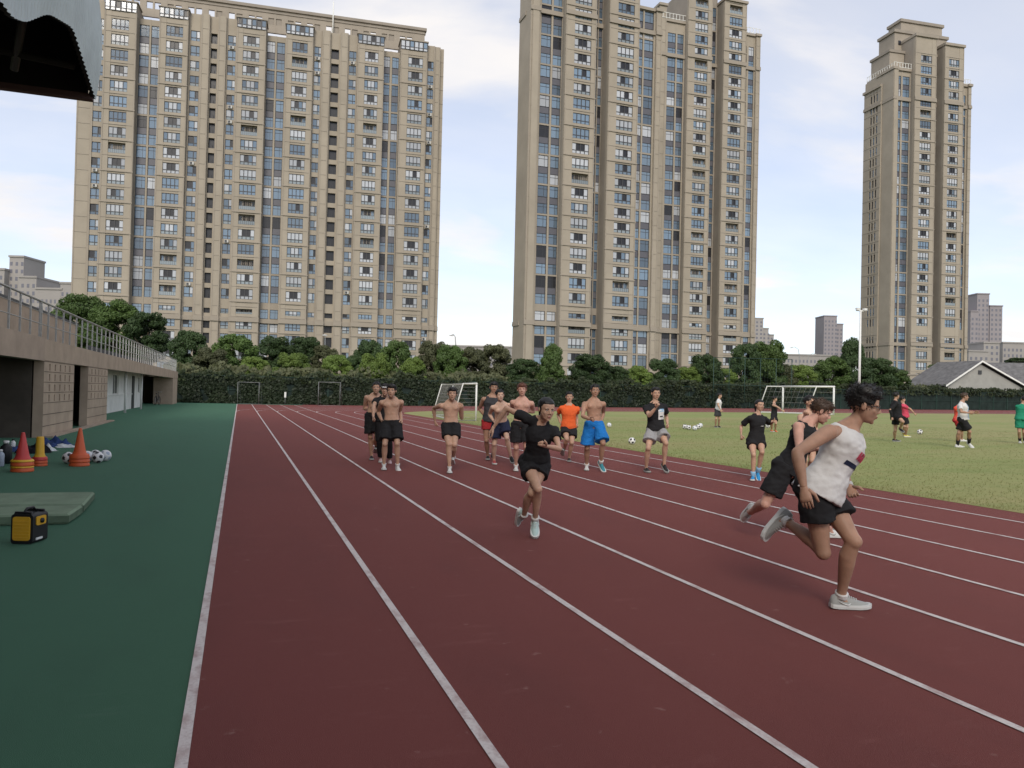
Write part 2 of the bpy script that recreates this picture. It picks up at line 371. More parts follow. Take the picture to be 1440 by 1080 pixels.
MB().tube([(-5.6,22.8,9.4),(-5.2,21.8,10.4),(-5.1,21.6,12.5)], .10, 8).build('bracket', M['dark_metal'], cano, loc=CO)
for yy in (20, 10, 0, -10, -20):
    MB().tube([(-11,yy,4.5),(-11,yy,12.6)], .2, 10).build('column', M['under'], cano, loc=CO)

# ---------------------------------------------------------------- towers
M['tan'] = mat('hazed_tan_cladding', (.37,.325,.262), .8, .25, noise_s=.12, noise_a=.10, bump=.1, bump_s=4)  # tower tan raised paler, so the colour carries some haze
M['far2w'] = mat('casing_white', (.55,.55,.53), .6, .3)
M['tan2'] = mat('tan_band', (.345,.303,.25), .8, .25, noise_s=.2, noise_a=.10)
M['tan3'] = mat('tan_recess', (.305,.27,.228), .8, .25, noise_s=.2, noise_a=.10)
M['wframe'] = mat('window_frame', (.055,.055,.06), .5, .4)
M['gl_blue'] = mat('blue_glass', (.13,.19,.26), .08, 1.0, rnd=.45)
M['gl_pale'] = mat('curtained_glass', (.44,.46,.49), .15, .8, rnd=.25)
M['gl_dark'] = mat('open_sash', (.018,.018,.022), .3, .5)
M['spandrel'] = mat('slate_spandrel', (.11,.11,.13), .5, .5)
M['balcony'] = mat('balcony_glass', (.24,.28,.30), .15, .8, rnd=.2)
WM = [M['wframe'], M['gl_blue'], M['gl_pale'], M['gl_dark'], M['balcony'], M['spandrel']]
def win_mesh(cols, pat, low, fw=.022, fh=.035):
    """unit window 1 x 1 in XZ, front at y = 0; cols = pane widths, pat = material per pane, low = material of the lower lights"""
    mb = MB(); t = sum(cols); x = 0; ys = .32
    for c, p in zip(cols, pat):
        a, b = x/t, (x+c)/t; x += c
        mb.box(a+fw, b-fw, .10+.06*(p == 3), .16+.06*(p == 3), ys+fh, 1-fh, p)
        mb.box(a+fw, b-fw, .10, .16, fh, ys-fh, low)
        mb.box(a, a+fw, .04, .17, 0, 1).box(b-fw, b, .04, .17, 0, 1)
    mb.box(0, 1, .045, .165, 0, fh).box(0, 1, .045, .165, 1-fh, 1).box(0, 1, .045, .165, ys-fh, ys+fh)
    return mb.mesh('window', WM)
WIDE = [win_mesh((1,1,1,1), p, l) for p, l in (((1,1,1,1),1),((2,2,2,2),4),((2,3,3,2),4),((1,1,3,1),1),((2,3,3,2),2),((1,2,2,1),4),((2,2,3,2),4),((2,3,1,2),4))]
def balc():
    mb = MB().box(0,1,.7,.75,0,1,3).box(0,1,.02,.06,0,.03).box(0,1,.02,.06,.36,.39).box(0,1,.03,.05,.03,.36,4)
    for k in range(9): mb.box(k/8-.008 if k else 0, k/8+.008 if k < 8 else 1, .015, .065, 0, .38)
    for k in range(4): mb.box(k*.25+.02, k*.25+.23, .68, .70, .05, .9, 3 if k in (1,2) else 1)
    return mb.mesh('balcony', WM)
BALC = balc()
NARR = [win_mesh((1.3,.8), p, l, .04) for p, l in (((1,1),1),((1,2),1),((1,3),1),((2,1),4),((3,1),1),((1,1),4))]
SLOT = [win_mesh((1,), (p,), p, .06) for p in (1,3)]
def strip_mesh(a, b):
    mb = MB(); e = .05
    for z0, z1, m in ((0,.36,a),(.36,.60,5),(.60,1,b)):
        mb.box(e, 1-e, .10 if m != 5 else .12, .2, z0+.01, z1-.01, m)
        mb.box(0, 1, .05, .21, z0, z0+.012)
        if m != 5: mb.box(.62, .65, .06, .2, z0+.012, z1-.01).box(e, 1-e, .06, .2, z0+(z1-z0)*.68, z0+(z1-z0)*.68+.012)
    mb.box(0, e, .05, .22, 0, 1).box(1-e, 1, .05, .22, 0, 1).box(e,1-e,.05,.2,.988,1)
    return mb.mesh('glass_strip', WM)
STRIP = [strip_mesh(a, b) for a, b in ((1,1),(1,1),(2,1),(1,1),(1,2),(1,1),(1,3))]
OPENING = MB().box(0,1,.55,.6,0,1,3).box(0,.04,.0,.55,0,1).box(.96,1,.0,.55,0,1).box(.55,.6,.3,.34,0,.45).mesh('stair_opening', WM)

def facade_frame(A, B):
    A, B = Vector((A.x,A.y,0)), Vector((B.x,B.y,0)); x = (B-A).normalized(); y = Vector((-x.y,x.x,0))
    return A, x, y
def s_of(A, x, y, px, py):
    """distance along the facade line where the pixel's ray meets its vertical plane"""
    d = ray(px, py); n = y; t = (A-CAM).dot(n)/d.dot(n); return ((CAM+d*t)-A).dot(x)

def build_bays(root, mbw, bays, rows, zt, D, seed, zbase=0.):
    """bays: (s0, s1, front depth, kind, [window spans], top or None)"""
    rr = random.Random(seed)
    for (s0, s1, d, kind, spans, top) in bays:
        T = top or zt
        for r_ in rows:
            if kind in ('wide','plain','slot') and r_[1]+.45 < T: mbw.box(s0-.02, s1+.02, d-.05, d-.001, r_[1]+.42, r_[1]+.50, 2)
        if kind in ('wide','narrow','plain') and s1-s0 > 1.2:
            for e0 in (s0+.05, s1-.25): mbw.box(e0, e0+.2, d-.07, d-.002, zbase, T-.05, 1)
        if kind == 'plain' or not spans:
            mbw.box(s0, s1, d, D, zbase, T, 2 if kind == 'recess' else 0); continue
        mbw.box(s0, s1, d+.8, D, zbase, T-.02, 2)
        edges = [s0]+[e for sp_ in spans for e in sp_]+[s1]
        mi = 2 if kind == 'recess' else 0
        for i in range(0, len(edges), 2):
            if edges[i+1]-edges[i] > .01: mbw.box(edges[i], edges[i+1], d, d+.8, zbase, T, mi)
        rws = [r for r in rows if r[1] < T-.3]
        if kind in ('strip', 'recess'):
            segs = []; k = 0
            while k < len(rws):
                lo = rws[min(k+1, len(rws)-1)]; segs.append((lo[0]-.35, rws[k][1]+.25)); k += 2
        else: segs = rws
        segs = sorted(segs)
        for (w0, w1) in spans:
            zc_ = zbase
            for (z0, z1) in segs:
                if z0 > zc_: mbw.box(w0, w1, d+.06, d+.5, zc_, z0, 1 if kind == 'strip' else mi)
                zc_ = z1
            if T > zc_: mbw.box(w0, w1, d+.06, d+.5, zc_, T-.01, mi)
            for (z0, z1) in segs:
                nm, me = 'window', None
                if kind == 'wide':
                    if rr.random() < .08: nm, me = 'balcony', BALC
                    else: me = rr.choice(WIDE)
                elif kind == 'narrow':
                    me = rr.choice(NARR)
                    if rr.random() < .16: obj('air_conditioner', ACU, root, loc=((w0+w1)/2-.4, d-.30, z0-.75))
                elif kind == 'slot': me = rr.choice(SLOT)
                elif kind == 'stair': nm, me = 'stair_opening', OPENING
                else: nm, me = 'glass_strip', rr.choice(STRIP)
                obj(nm, me, root, loc=(w0, d+.12, z0), scale=(w1-w0, 1, z1-z0))
        if kind == 'wide':
            for k, (z0, z1) in enumerate(rws):
                if k % 2 == 1:
                    obj('cornice', CORN, root, loc=(s0-.08, d-.16, z0-.62), scale=(s1-s0+.16, 1, 1))
ACU = MB().box(0,.8,0,.32,0,.56).box(.08,.5,-.015,.0,.06,.5,1).box(.05,.12,.32,.36,-.05,0).box(.68,.75,.32,.36,-.05,0).mesh('air_conditioner', [M['far2w'], M['wframe']])
CORN = MB().box(0,1,0,.155,0,.12).box(0,1,.05,.153,.12,.22).mesh('cornice', M['tan2'])
BELT = MB().box(0,1,0,.5,0,.5).box(0,1,.1,.5,.5,.9).mesh('belt_course', M['tan2'])
def tower_root(name, A, x, label):
    r = empty(name, A, math.atan2(x.y, x.x), label, 'building'); return r

# left slab block
A_ = at(107, 300, 150); B_ = at(623, 300, 168); A, x, y = facade_frame(A_, B_)
L = tower_root('apartment_tower', A, x, 'wide tan slab apartment block behind the stand, its flat crown screen pierced by openings')
S = lambda px, py=150: s_of(A, x, y, px, py)
W_ = lambda a, b: (S(a), S(b))
raw = [(107,128.5,0.3,'plain',[]),(128.5,145,.0,'narrow',[(130,143.5)]),(145,190.5,-.9,'wide',[(155,179.5)]),(190.5,222,.9,'strip',[(191.5,206),(208.5,221)]),
 (222,263,-.9,'wide',[(232,255.5)]),(263,280.5,.0,'narrow',[(265.5,278.5)]),(280.5,292.5,-.5,'plain',[]),(292.5,304.5,.2,'stair',[(294,303)]),(304.5,316,-.5,'plain',[]),
 (316,331,.0,'narrow',[(318,329.5)]),(331,372,-.9,'wide',[(340,363)]),(372,400,.9,'strip',[(373,384.5),(387,398.5)]),(400,438.5,-.9,'wide',[(409,430.5)]),
 (438.5,451,.0,'narrow',[(440,450)]),(451,462.5,-.5,'plain',[]),(462.5,476.5,.2,'stair',[(464,475)]),(476.5,487.5,-.5,'plain',[]),(487.5,501,.0,'narrow',[(489,499.5)]),
 (501,538,-.9,'wide',[(511,530)]),(538,561,.9,'strip',[(539,547.5),(550.5,560)]),(561,598.5,-.9,'wide',[(572,592.5)]),(598.5,610,.0,'narrow',[(600,608.5)]),(610,618,.3,'plain',[]),(618,623.5,1.0,'plain',[])]
ZT = 75.6
rows = [(70.15-3*k, 72.2-3*k) for k in range(24)]
rows = [r for r in rows if not (14.6 < r[0] < 17.0)] + [(16.2, 17.2)]
rows.sort(key=lambda r: -r[0])
tops = {i: 73.6 for i in (3,11,19)}
bays = [(S(a), S(b), d, k, [W_(*w) for w in ws], tops.get(i)) for i, (a, b, d, k, ws) in enumerate(raw)]
mbw = MB(); build_bays(L, mbw, bays, rows, ZT, 16, 3)
mbw.build('wall', [M['tan'], M['tan2'], M['tan3']], L)
for (s0, s1, d, k, ws, t_) in bays:
    obj('belt_course', BELT, L, loc=(s0-.05, d-.3, 14.6), scale=(s1-s0+.1, .6, 1))
    obj('belt_course', BELT, L, loc=(s0-.05, d-.25, 3.2), scale=(s1-s0+.1, .5, 1))
for i in (2,4,10,12,18,20):                              # glazed loggia boxes on top of the bays
    s0, s1, d = bays[i][0], bays[i][1], bays[i][2]
    obj('loggia', win_mesh((1,1,1,1,1,1), [random.choice((1,2,2,3)) for _ in range(6)], 2), L, loc=(s0, d-.2, 73.7), scale=(s1-s0, 1, 1.85))
    MB().box(s0-.2,s1+.2,d-.25,3,75.62,75.85).build('loggia_roof', M['tan2'], L)
# crown screen with openings
cr = MB(); s0, s1 = S(128,20), S(601,40); ys_ = 4.0
cells = []; sx = s0+1.2
while sx < s1-3:
    cells.append((sx, sx+1.15)); cells.append((sx+1.5, sx+2.65)); sx += 3.9
rr = random.Random(5); xs = [s0]
for a, b in cells: xs += [a, b]
xs.append(s1)
for i in range(len(xs)-1):
    if i % 2 == 0: cr.box(xs[i], xs[i+1], ys_, ys_+.5, 75.55, 80.3)
    else:
        cr.box(xs[i], xs[i+1], ys_+.02, ys_+.48, 75.55, 77.2); cr.box(xs[i], xs[i+1], ys_+.02, ys_+.48, 78.6, 80.3)
        if rr.random() < .45: cr.box(xs[i], xs[i+1], ys_+.2, ys_+.4, 77.2, 78.6, 2)
cr.box(s0-.3, s1+.4, ys_-.35, ys_+.9, 80.3, 80.9, 1).box(s0-.15, s1+.2, ys_-.15, ys_+.7, 79.6, 79.85, 1)
cr.build('crown_screen', [M['tan2'], M['tan3'], M['tan3']], L)
MB().box(s0, s1, 12, 15, 75.5, 76.6).build('roof', M['tan3'], L)
mstS = S(469, 20)
MB().tube([(mstS,3.2,76),(mstS,3.2,83.5)], .12, 6).build('mast', M['white_wall'], L)

# middle tower: nearer wing
A_ = at(744, 300, 152); B_ = at(929, 300, 162); A, x, y = facade_frame(A_, B_)
T2 = tower_root('apartment_tower', A, x, 'tall tan apartment tower in the middle, two staggered wings cut by the top edge')
raw = [(744,757.5,.2,'plain',[]),(757.5,791,.9,'strip',[(761,775.5),(778,790.5)]),(791,834,-.9,'wide',[(803.5,827)]),(834,852,2.2,'recess',[(836.5,845),(846.5,851.5)]),
 (852,894,-.9,'wide',[(864,887)]),(894,921.5,.7,'strip',[(898,904.5),(906.5,919.5)]),(921.5,929.5,.2,'plain',[])]
ZT = 88.; rows = [(84.0-2.97*k-2.05, 84.0-2.97*k) for k in range(28)]
rows = [r for r in rows if not (15.0 < r[0] < 17.6)] + [(16.6, 17.6)]; rows.sort(key=lambda r: -r[0])
tops = {5: 81.4, 6: 81.4, 0: 84.5, 1: 86.}
bays = [(S(a), S(b), d, k, [W_(*w) for w in ws], tops.get(i)) for i, (a, b, d, k, ws) in enumerate(raw)]
mbw = MB(); build_bays(T2, mbw, bays, rows, ZT, 6.4, 11)
mbw.build('wall', [M['tan'], M['tan2'], M['tan3']], T2)
for (s0, s1, d, k, ws, t_) in bays:
    for z in (15.0, 3.2, 76.5): obj('belt_course', BELT, T2, loc=(s0-.05, d-.3, z), scale=(s1-s0+.1, .6, 1))
    MB().box(s0-.2, s1+.2, d-.35, 5.8, (t_ or ZT), (t_ or ZT)+.6).build('parapet', M['tan2'], T2)
# receding left face of the near wing
def flank_frame(T, A, y, dep):
    F = Vector((A.x,A.y,0))+y*dep; v = Vector((A.x,A.y,0))-F; fl = v.length; fx = v.normalized()
    e = empty('side_face', (0,0,0), 0, parent=T)
    Tm = Matrix.Translation(T.location) @ Matrix.Rotation(T.rotation_euler.z, 4, 'Z')
    e.matrix_local = Tm.inverted() @ (Matrix.Translation(F) @ Matrix.Rotation(math.atan2(fx.y,fx.x), 4, 'Z')); return e, fl
ang, fl = flank_frame(T2, A, y, 6.4)
q = fl/16.
fb = [(0, 9*q, -.4, 'slot', [(1.2*q,2.9*q),(4.0*q,5.7*q),(6.6*q,8.2*q)], 83.), (9*q, fl, -.06, 'plain', [], 84.5)]
mbw = MB(); build_bays(ang, mbw, fb, rows, 84.5, 1.2, 31); mbw.build('flank_wall', [M['tan'], M['tan2'], M['tan3']], ang)
for s0, s1, d, t_ in ((0,9*q,-.4,83.),(9*q,fl,-.06,84.5)):
    for z in (15.0, 76.5): obj('belt_course', BELT, ang, loc=(s0-.05,d-.3,z), scale=(s1-s0+.05,.6,1))
# farther wing
A2_ = at(930, 300, 188); B2_ = at(1067, 300, 196); A, x, y = facade_frame(A2_, B2_)
W2 = empty('rear_wing', T2.matrix_world.inverted() @ A if False else (0,0,0), 0, parent=T2)
T2mat = Matrix.Translation(T2.location) @ Matrix.Rotation(T2.rotation_euler.z, 4, 'Z')
W2.matrix_local = T2mat.inverted() @ (Matrix.Translation(A) @ Matrix.Rotation(math.atan2(x.y, x.x), 4, 'Z'))
raw = [(926,936,.4,'plain',[]),(936,963,.7,'strip',[(939,950.5),(952.5,961.5)]),(963,997,-.9,'wide',[(973,991)]),(997,1013.5,2.4,'recess',[(998.5,1004),(1006,1012)]),
 (1013.5,1045,-.9,'wide',[(1021,1039)]),(1045,1062.5,.7,'strip',[(1047,1051),(1053.5,1061)]),(1062.5,1068.5,.2,'plain',[])]
ZT = 102.; rows = [(98.7-3.0*k-2.05, 98.7-3.0*k) for k in range(33)]
rows = [r for r in rows if not (17.2 < r[0] < 19.6)] + [(18.6, 19.6)]; rows.sort(key=lambda r: -r[0])
tops = {0: 96, 1: 92.5, 5: 92.6, 6: 92.6, 4: 99.5}
bays = [(S(a), S(b), d, k, [W_(*w) for w in ws], tops.get(i)) for i, (a, b, d, k, ws) in enumerate(raw)]
mbw = MB(); build_bays(W2, mbw, bays, rows, ZT, 20, 17)
mbw.build('wall', [M['tan'], M['tan2'], M['tan3']], W2)
for (s0, s1, d, k, ws, t_) in bays:
    for z in (17.0, 4.0, 84.0): obj('belt_course', BELT, W2, loc=(s0-.05, d-.3, z), scale=(s1-s0+.1, .6, 1))
    MB().box(s0-.2, s1+.2, d-.35, 5.8, (t_ or ZT), (t_ or ZT)+.6).build('parapet', M['tan2'], W2)
def roof_rail(par, s0, s1, d, z):
    mb = MB().box(s0,s1,d,d+.08,z+1.3,z+1.4).box(s0,s1,d,d+.08,z+.1,z+.2); k = s0
    while k <= s1: mb.box(k-.05,k+.05,d,d+.09,z,z+1.35); k += .9
    mb.build('roof_railing', M['white_wall'], par)
roof_rail(W2, bays[5][0], bays[6][1], .3, 93.2); roof_rail(W2, bays[0][0], bays[1][1], .3, 93.1)

# right tower
A_ = at(1255, 300, 212); B_ = at(1364, 300, 218); A, x, y = facade_frame(A_, B_)
T3 = tower_root('apartment_tower', A, x, 'slim tan apartment tower with stepped crown, apart from the others near the floodlight mast')
raw = [(1255,1259.5,.2,'plain',[]),(1259.5,1281,.8,'strip',[(1260.5,1268),(1270,1280)]),(1281,1311,-.9,'wide',[(1289,1304.5)]),(1311,1322.5,2.2,'recess',[(1312,1316.5),(1318,1322)]),
 (1322.5,1349.5,-.9,'wide',[(1328.5,1343)]),(1349.5,1361,.8,'strip',[(1350.5,1359.5)]),(1361,1365,.2,'plain',[])]
ZT = 99.5; rows = [(96.6-3.0*k-2.05, 96.6-3.0*k) for k in range(32)]
rows = [r for r in rows if not (17.2 < r[0] < 19.6)] + [(18.6, 19.6)]; rows.sort(key=lambda r: -r[0])
tops = {0: 92.2, 1: 92.2, 2: 101.5, 4: 100.2, 5: 90.2, 6: 90.2, 3: 98.}
bays = [(S(a,250), S(b,250), d, k, [(S(w[0],250), S(w[1],250)) for w in ws], tops.get(i)) for i, (a, b, d, k, ws) in enumerate(raw)]
mbw = MB(); build_bays(T3, mbw, bays, rows, ZT, 11.6, 23)
se = bays[-1][1]
mbw.build('wall', [M['tan'], M['tan2'], M['tan3']], T3)
for (s0, s1, d, k, ws, t_) in bays:
    for z in (17.0, 4.0, 84.0): obj('belt_course', BELT, T3, loc=(s0-.05, d-.3, z), scale=(s1-s0+.1, .6, 1))
    MB().box(s0-.2, s1+.2, d-.4, 7, (t_ or ZT), (t_ or ZT)+.7).build('parapet', M['tan2'], T3)
up = MB().box(.8,bays[2][0]-.2,3.2,10.6,92,98.2).box(.5,bays[2][0],2.9,10.9,98.2,98.9,1).box(3.4,se-4.6,4.5,10.8,98.9,104.6).box(3.0,se-4.2,4.1,11.1,104.6,105.4,1).box(6.0,se-5.6,5.2,10.2,105.4,108.2).box(5.6,se-5.2,4.8,10.5,108.2,109,1)
for k in range(6): up.box(4.6+k*2.0,5.4+k*2.0,4.4,4.49,101.2,102.4,3)
up.build('crown', [M['tan2'], M['tan3'], M['tan3'], M['gl_dark']], T3)
roof_rail(T3, .1, bays[1][1], .4, 92.9); roof_rail(T3, bays[5][0], se, .4, 90.9)
# receding left flank
ang, fl = flank_frame(T3, A, y, 11.6)
q = fl/38.
fb = [(0, 23*q, -.5, 'slot', [(8.5*q,10.7*q),(12.3*q,14.5*q),(16.1*q,18.3*q)], 89.), (23*q, fl, -.06, 'plain', [], 92.2)]
mbw = MB(); build_bays(ang, mbw, fb, rows, 92.2, 1.2, 29); mbw.build('flank_wall', [M['tan'], M['tan2'], M['tan3']], ang)
for s0, s1, d, t_ in ((0,23*q,-.5,89.),(23*q,fl,-.06,92.2)):
    MB().box(s0-.3,s1,d-.4,1.5,t_,t_+.7).build('parapet', M['tan2'], ang)
    for z in (17.0, 84.0): obj('belt_course', BELT, ang, loc=(s0-.05,d-.3,z), scale=(s1-s0+.05,.6,1))
MB().box(-.2,23*q,.4,1.6,89.7,92.9).build('upper_block', M['tan2'], ang)
roof_rail(ang, 0, fl, .3, 92.9)

# ---------------------------------------------------------------- far city
M['far1'] = mat('far_tower_haze_tint', (.30,.275,.285), .9, .2, noise_s=.05, noise_a=.05)  # lilac of distant haze is put into the wall colour
M['far2'] = mat('far_block_render', (.34,.32,.305), .9, .2, noise_s=.05, noise_a=.06)
M['farw'] = mat('far_window', (.16,.16,.19), .3, .5)
def far_block(name, label, px0, px1, py, zc, m, steps, cols, fh=3.2, ww_=.45, dp=18.):
    a, b = at(px0, 500, zc), at(px1, 500, zc); A, x, y = facade_frame(a, b); w = (Vector((b.x,b.y,0))-A).length
    top = at((px0+px1)/2, py, zc).z; r = empty(name, A, math.atan2(x.y,x.x), label, 'building')
    mb = MB()
    for (f0, f1, dh, dd) in steps: mb.box(w*f0, w*f1, dd, dp, 0, top+dh)
    mb.build('wall', m, r)
    for c in range(cols):
        g = MB(); cw = w/cols; x0 = c*cw+cw*(1-ww_)/2; z = 3.
        d = min((s[3] for s in steps if s[0]*w <= x0 <= s[1]*w), default=0); tp = min((top+s[2] for s in steps if s[0]*w <= x0+.1 and x0+cw*ww_ <= s[1]*w+.2), default=top)
        while z < tp-3: g.box(x0, x0+cw*ww_, d-.05, d+.1, z, z+fh*.5); z += fh
        tag(g.build('window_column', M['farw'], r), kind='stuff')
    for (f0, f1, dh, dd) in steps: MB().box(w*f0-.3, w*f1+.3, dd-.4, dp+.3, top+dh, top+dh+.8).build('roof', m, r)
    return r
far_block('distant_tower', 'distant haze-tinted grey tower just left of the floodlight mast', 1158, 1187, 445, 620, M['far1'], [(0,.62,0,0),(.62,1,-6,3)], 6)
far_block('distant_tower', 'haze-tinted grey tower with stepped top behind the slim tan tower', 1364, 1410, 426, 520, M['far1'], [(0,.25,-6,0),(.25,.62,6,2),(.62,1,-2,1)], 8)
far_block('apartment_block', 'low pale apartment block beneath the haze-tinted grey tower', 1362, 1412, 487, 420, M['far2'], [(0,.55,-3,0),(.55,1,2,4)], 7)
far_block('apartment_block', 'low pale apartment block behind the gabled house at the picture edge', 1410, 1450, 483, 440, M['far2'], [(0,1,0,0)], 7)
far_block('distant_tower', 'far small stepped building peeping out right of the middle tower', 1055, 1090, 462, 640, M['far2'], [(0,.5,8,0),(.5,.75,0,2),(.75,1,-5,4)], 6)
far_block('apartment_block', 'stepped pale apartment block above the stand railing', -60, 48, 386, 330, M['far2'], [(0,.58,2,0),(.58,.77,8,3),(.77,1,-1,0)], 14)
far_block('apartment_block', 'low beige block joining the slab behind the railing', 48, 84, 407, 330, M['far2'], [(0,1,0,0)], 6)
far_block('apartment_block', 'small beige corner block beside the wide slab', 82, 108, 399, 330, M['far2'], [(0,1,0,0)], 4)
br = far_block('long_building', 'long low pale building between the slab and the middle tower', 596, 740, 488, 420, M['far2'], [(0,1,0,0)], 34, ww_=.5)
far_block('long_building', 'low pale building under the sky between middle tower and mast', 1085, 1170, 500, 430, M['far2'], [(0,1,0,0)], 16)

# ---------------------------------------------------------------- gabled house on the right
M['rooftile'] = mat('grey_roof_tile', (.15,.148,.15), .85, .2, noise_s=1.5, noise_a=.3)
M['hwall'] = mat('house_render', (.34,.335,.31), .9, .2, noise_s=.6, noise_a=.1)
hz = 118.
ap = at(1380, 510, hz); lo = at(1334, 540, hz); ro = at(1440, 548, hz)
A, x, y = facade_frame(at(1334, 540, hz), at(1442, 545, hz+3)); hw = (at(1442,545,hz+3)-at(1334,540,hz)).length
H = empty('gabled_house', A, math.atan2(x.y,x.x), 'low grey rendered house with dark tiled gable roof behind the netted fence', 'house')
ez = lo.z-.1; az = ap.z+.2; cxm = S(1380, 512)
MB().prism([(0,0),(hw,0),(hw,ez-.3),(cxm,az-.25),(0,ez-.3)], 'y', .3, 8.6).build('wall', M['hwall'], H)
rf = MB()
for (xa, za, xb, zb) in ((-.6,ez-.2,cxm,az),(cxm,az,hw+.6,ez-.2)):
    rf.add([(xa,-.2,za),(xb,-.2,zb),(xb,9,zb),(xa,9,za),(xa,-.2,za+.22),(xb,-.2,zb+.22),(xb,9,zb+.22),(xa,9,za+.22)], [(0,3,2,1),(4,5,6,7),(0,1,5,4),(1,2,6,5),(2,3,7,6),(3,0,4,7)])
roof = rf.build('roof', M['rooftile'], H)
vg = MB()
for (xa, za, xb, zb) in ((-.65,ez-.35,cxm,az-.06),(cxm,az-.06,hw+.65,ez-.35)):
    vg.add([(xa,-.28,za),(xb,-.28,zb),(xb,-.21,zb),(xa,-.21,za),(xa,-.28,za+.26),(xb,-.28,zb+.26),(xb,-.21,zb+.26),(xa,-.21,za+.26)], [(0,3,2,1),(4,5,6,7),(0,1,5,4),(1,2,6,5),(2,3,7,6),(3,0,4,7)])
vg.build('verge_board', M['white_wall'], roof)
MB().box(cxm-.3,cxm+.3,.2,.28,az-1.9,az-1.3).build('vent', M['dark_metal'], H)
# long tiled shed roof right behind the house
A, x, y = facade_frame(at(1385,520,128), at(1470,520,126)); 
Hs = empty('tiled_shed', A, math.atan2(x.y,x.x), 'long grey tiled shed roof rising behind the gabled house', 'shed')
tz = at(1420,508,128).z; bz = at(1420,545,128).z
MB().add([(0,0,bz),(18,0,bz),(18,6,tz),(2,6,tz),(0,0,bz-.3),(18,0,bz-.3),(18,6,tz-.3),(2,6,tz-.3)], [(0,1,2,3),(7,6,5,4),(0,4,5,1),(1,5,6,2),(2,6,7,3),(3,7,4,0)]).build('roof', M['rooftile'], Hs)
MB().box(.6,17.5,.5,5.5,0,bz-.2).build('wall', M['hwall'], Hs)
A, x, y = facade_frame(at(1250,528,150), at(1345,527,146)); 
Bw = empty('boundary_wall', A, math.atan2(x.y,x.x), 'tan wall with coping in front of the slim tower foot', 'wall')
wl_ = (at(1345,527,146)-at(1250,528,150)).length; tz = at(1290,526,148).z
MB().box(0,wl_,0,.4,0,tz-.25).build('wall_panel', M['tan'], Bw); MB().box(-.1,wl_+.1,-.12,.5,tz-.25,tz).build('coping', M['tan3'], Bw)
# ---------------------------------------------------------------- trees, hedges, fence
M['bark'] = mat('bark', (.09,.07,.05), .9, .1, noise_s=6, noise_a=.3)
LEAF = [leaf_mat('dark_leaves', (.072,.12,.038), (.036,.066,.026)), leaf_mat('mid_leaves', (.125,.205,.05), (.06,.10,.03)),
        leaf_mat('light_leaves', (.215,.30,.066), (.10,.16,.038)), leaf_mat('olive_leaves', (.135,.145,.068), (.072,.082,.042))]
M['ivy'] = leaf_mat('ivy_leaves', (.042,.062,.030), (.02,.032,.018))
M['hedge_top'] = leaf_mat('hedge_leaves', (.055,.075,.026), (.025,.038,.018))
def leaf_cloud(rg, centres, radii, counts, size, upb=.35):
    """numpy leaf quads around clump centres"""
    P, N = [], []
    for c, r, n in zip(centres, radii, counts):
        d = rg.normal(size=(n,3)); d /= np.linalg.norm(d, axis=1)[:,None]
        rad = np.cbrt(rg.uniform(.25, 1., n))[:,None]
        P.append(np.array(c)+d*rad*np.array(r)); N.append(d)
    P = np.concatenate(P); N = np.concatenate(N); n = len(P)
    nn = N+rg.normal(scale=.55, size=(n,3)); nn[:,2] += upb; nn /= np.linalg.norm(nn, axis=1)[:,None]
    t = rg.normal(size=(n,3)); t -= nn*(t*nn).sum(1)[:,None]; t /= np.linalg.norm(t, axis=1)[:,None]; b = np.cross(nn, t)
    s = (size*rg.uniform(.6, 1.35, n))[:,None]
    V = np.stack([P-t*s, P+b*s*.55, P+t*s, P-b*s*.55], 1).reshape(-1,3)
    Q = np.arange(n*4).reshape(-1,4); return V, Q
def tree_mesh(seed, shape, size):
    """unit-free tree: crown about 1 wide, 1 high (z .0 - 1.) on a trunk; returns crown, trunk meshes"""
    rg = np.random.default_rng(seed); C, Rr, Cn = [], [], []; n = 105
    for k in range(n):
        th = rg.uniform(0, 2*math.pi); h = rg.uniform(.05, .95)
        if shape == 'round': prof = math.sqrt(max(.02, 1-((h-.48)/.54)**2))
        elif shape == 'cone': prof = max(.1, min(1, (1.06-h)*1.35))*min(1, h*4)
        else: prof = .55+.45*math.sin(h*3.1)
        rr_ = .5*prof*math.sqrt(rg.uniform(.25, 1.)); q = rg.uniform(.07, .15)
        C.append((rr_*math.cos(th)*.86, rr_*math.sin(th)*.86, h)); Rr.append((q, q, q*.72)); Cn.append(int(2.2e4*q*q))
    V, Q = leaf_cloud(rg, C, Rr, Cn, size)
    cm = fast_mesh('crown', V, Q, LEAF[1])
    return cm
def trunk_mesh(seed, base, h, w):
    """trunk from the ground up into the crown, with limbs; base = height of the crown's underside"""
    rg = np.random.default_rng(seed); t = MB(); top = base+h*.62; r_ = .035*w+.05
    t.tube([(0,0,0),(.03*w,0,base*.6),(0,.03*w,base+h*.25),(.03*w,0,top)], [r_,r_*.8,r_*.55,r_*.15], 7)
    for k in range(7):
        a = rg.uniform(0,6.28); z = base*.85+h*rg.uniform(0,.3); e = w*rg.uniform(.2,.36)
        t.tube([(0,0,z),(.5*e*math.cos(a),.5*e*math.sin(a),z+h*.16),(e*math.cos(a),e*math.sin(a),z+h*.3)], [r_*.45,r_*.28,r_*.08], 5)
    return t.mesh('trunk', M['bark'])
TM = {}
for shape in ('round','cone','loose'):
    TM[shape] = [tree_mesh(40+i+10*len(shape), shape, .021) for i in range(3)]
tint = {}
def fence_depth(px):
    d = ray(px, 560); t = 1.
    for _ in range(30):
        p = CAM+d*t; t = t*(YF(p.x)/p.y)
    return depth(CAM+d*t)
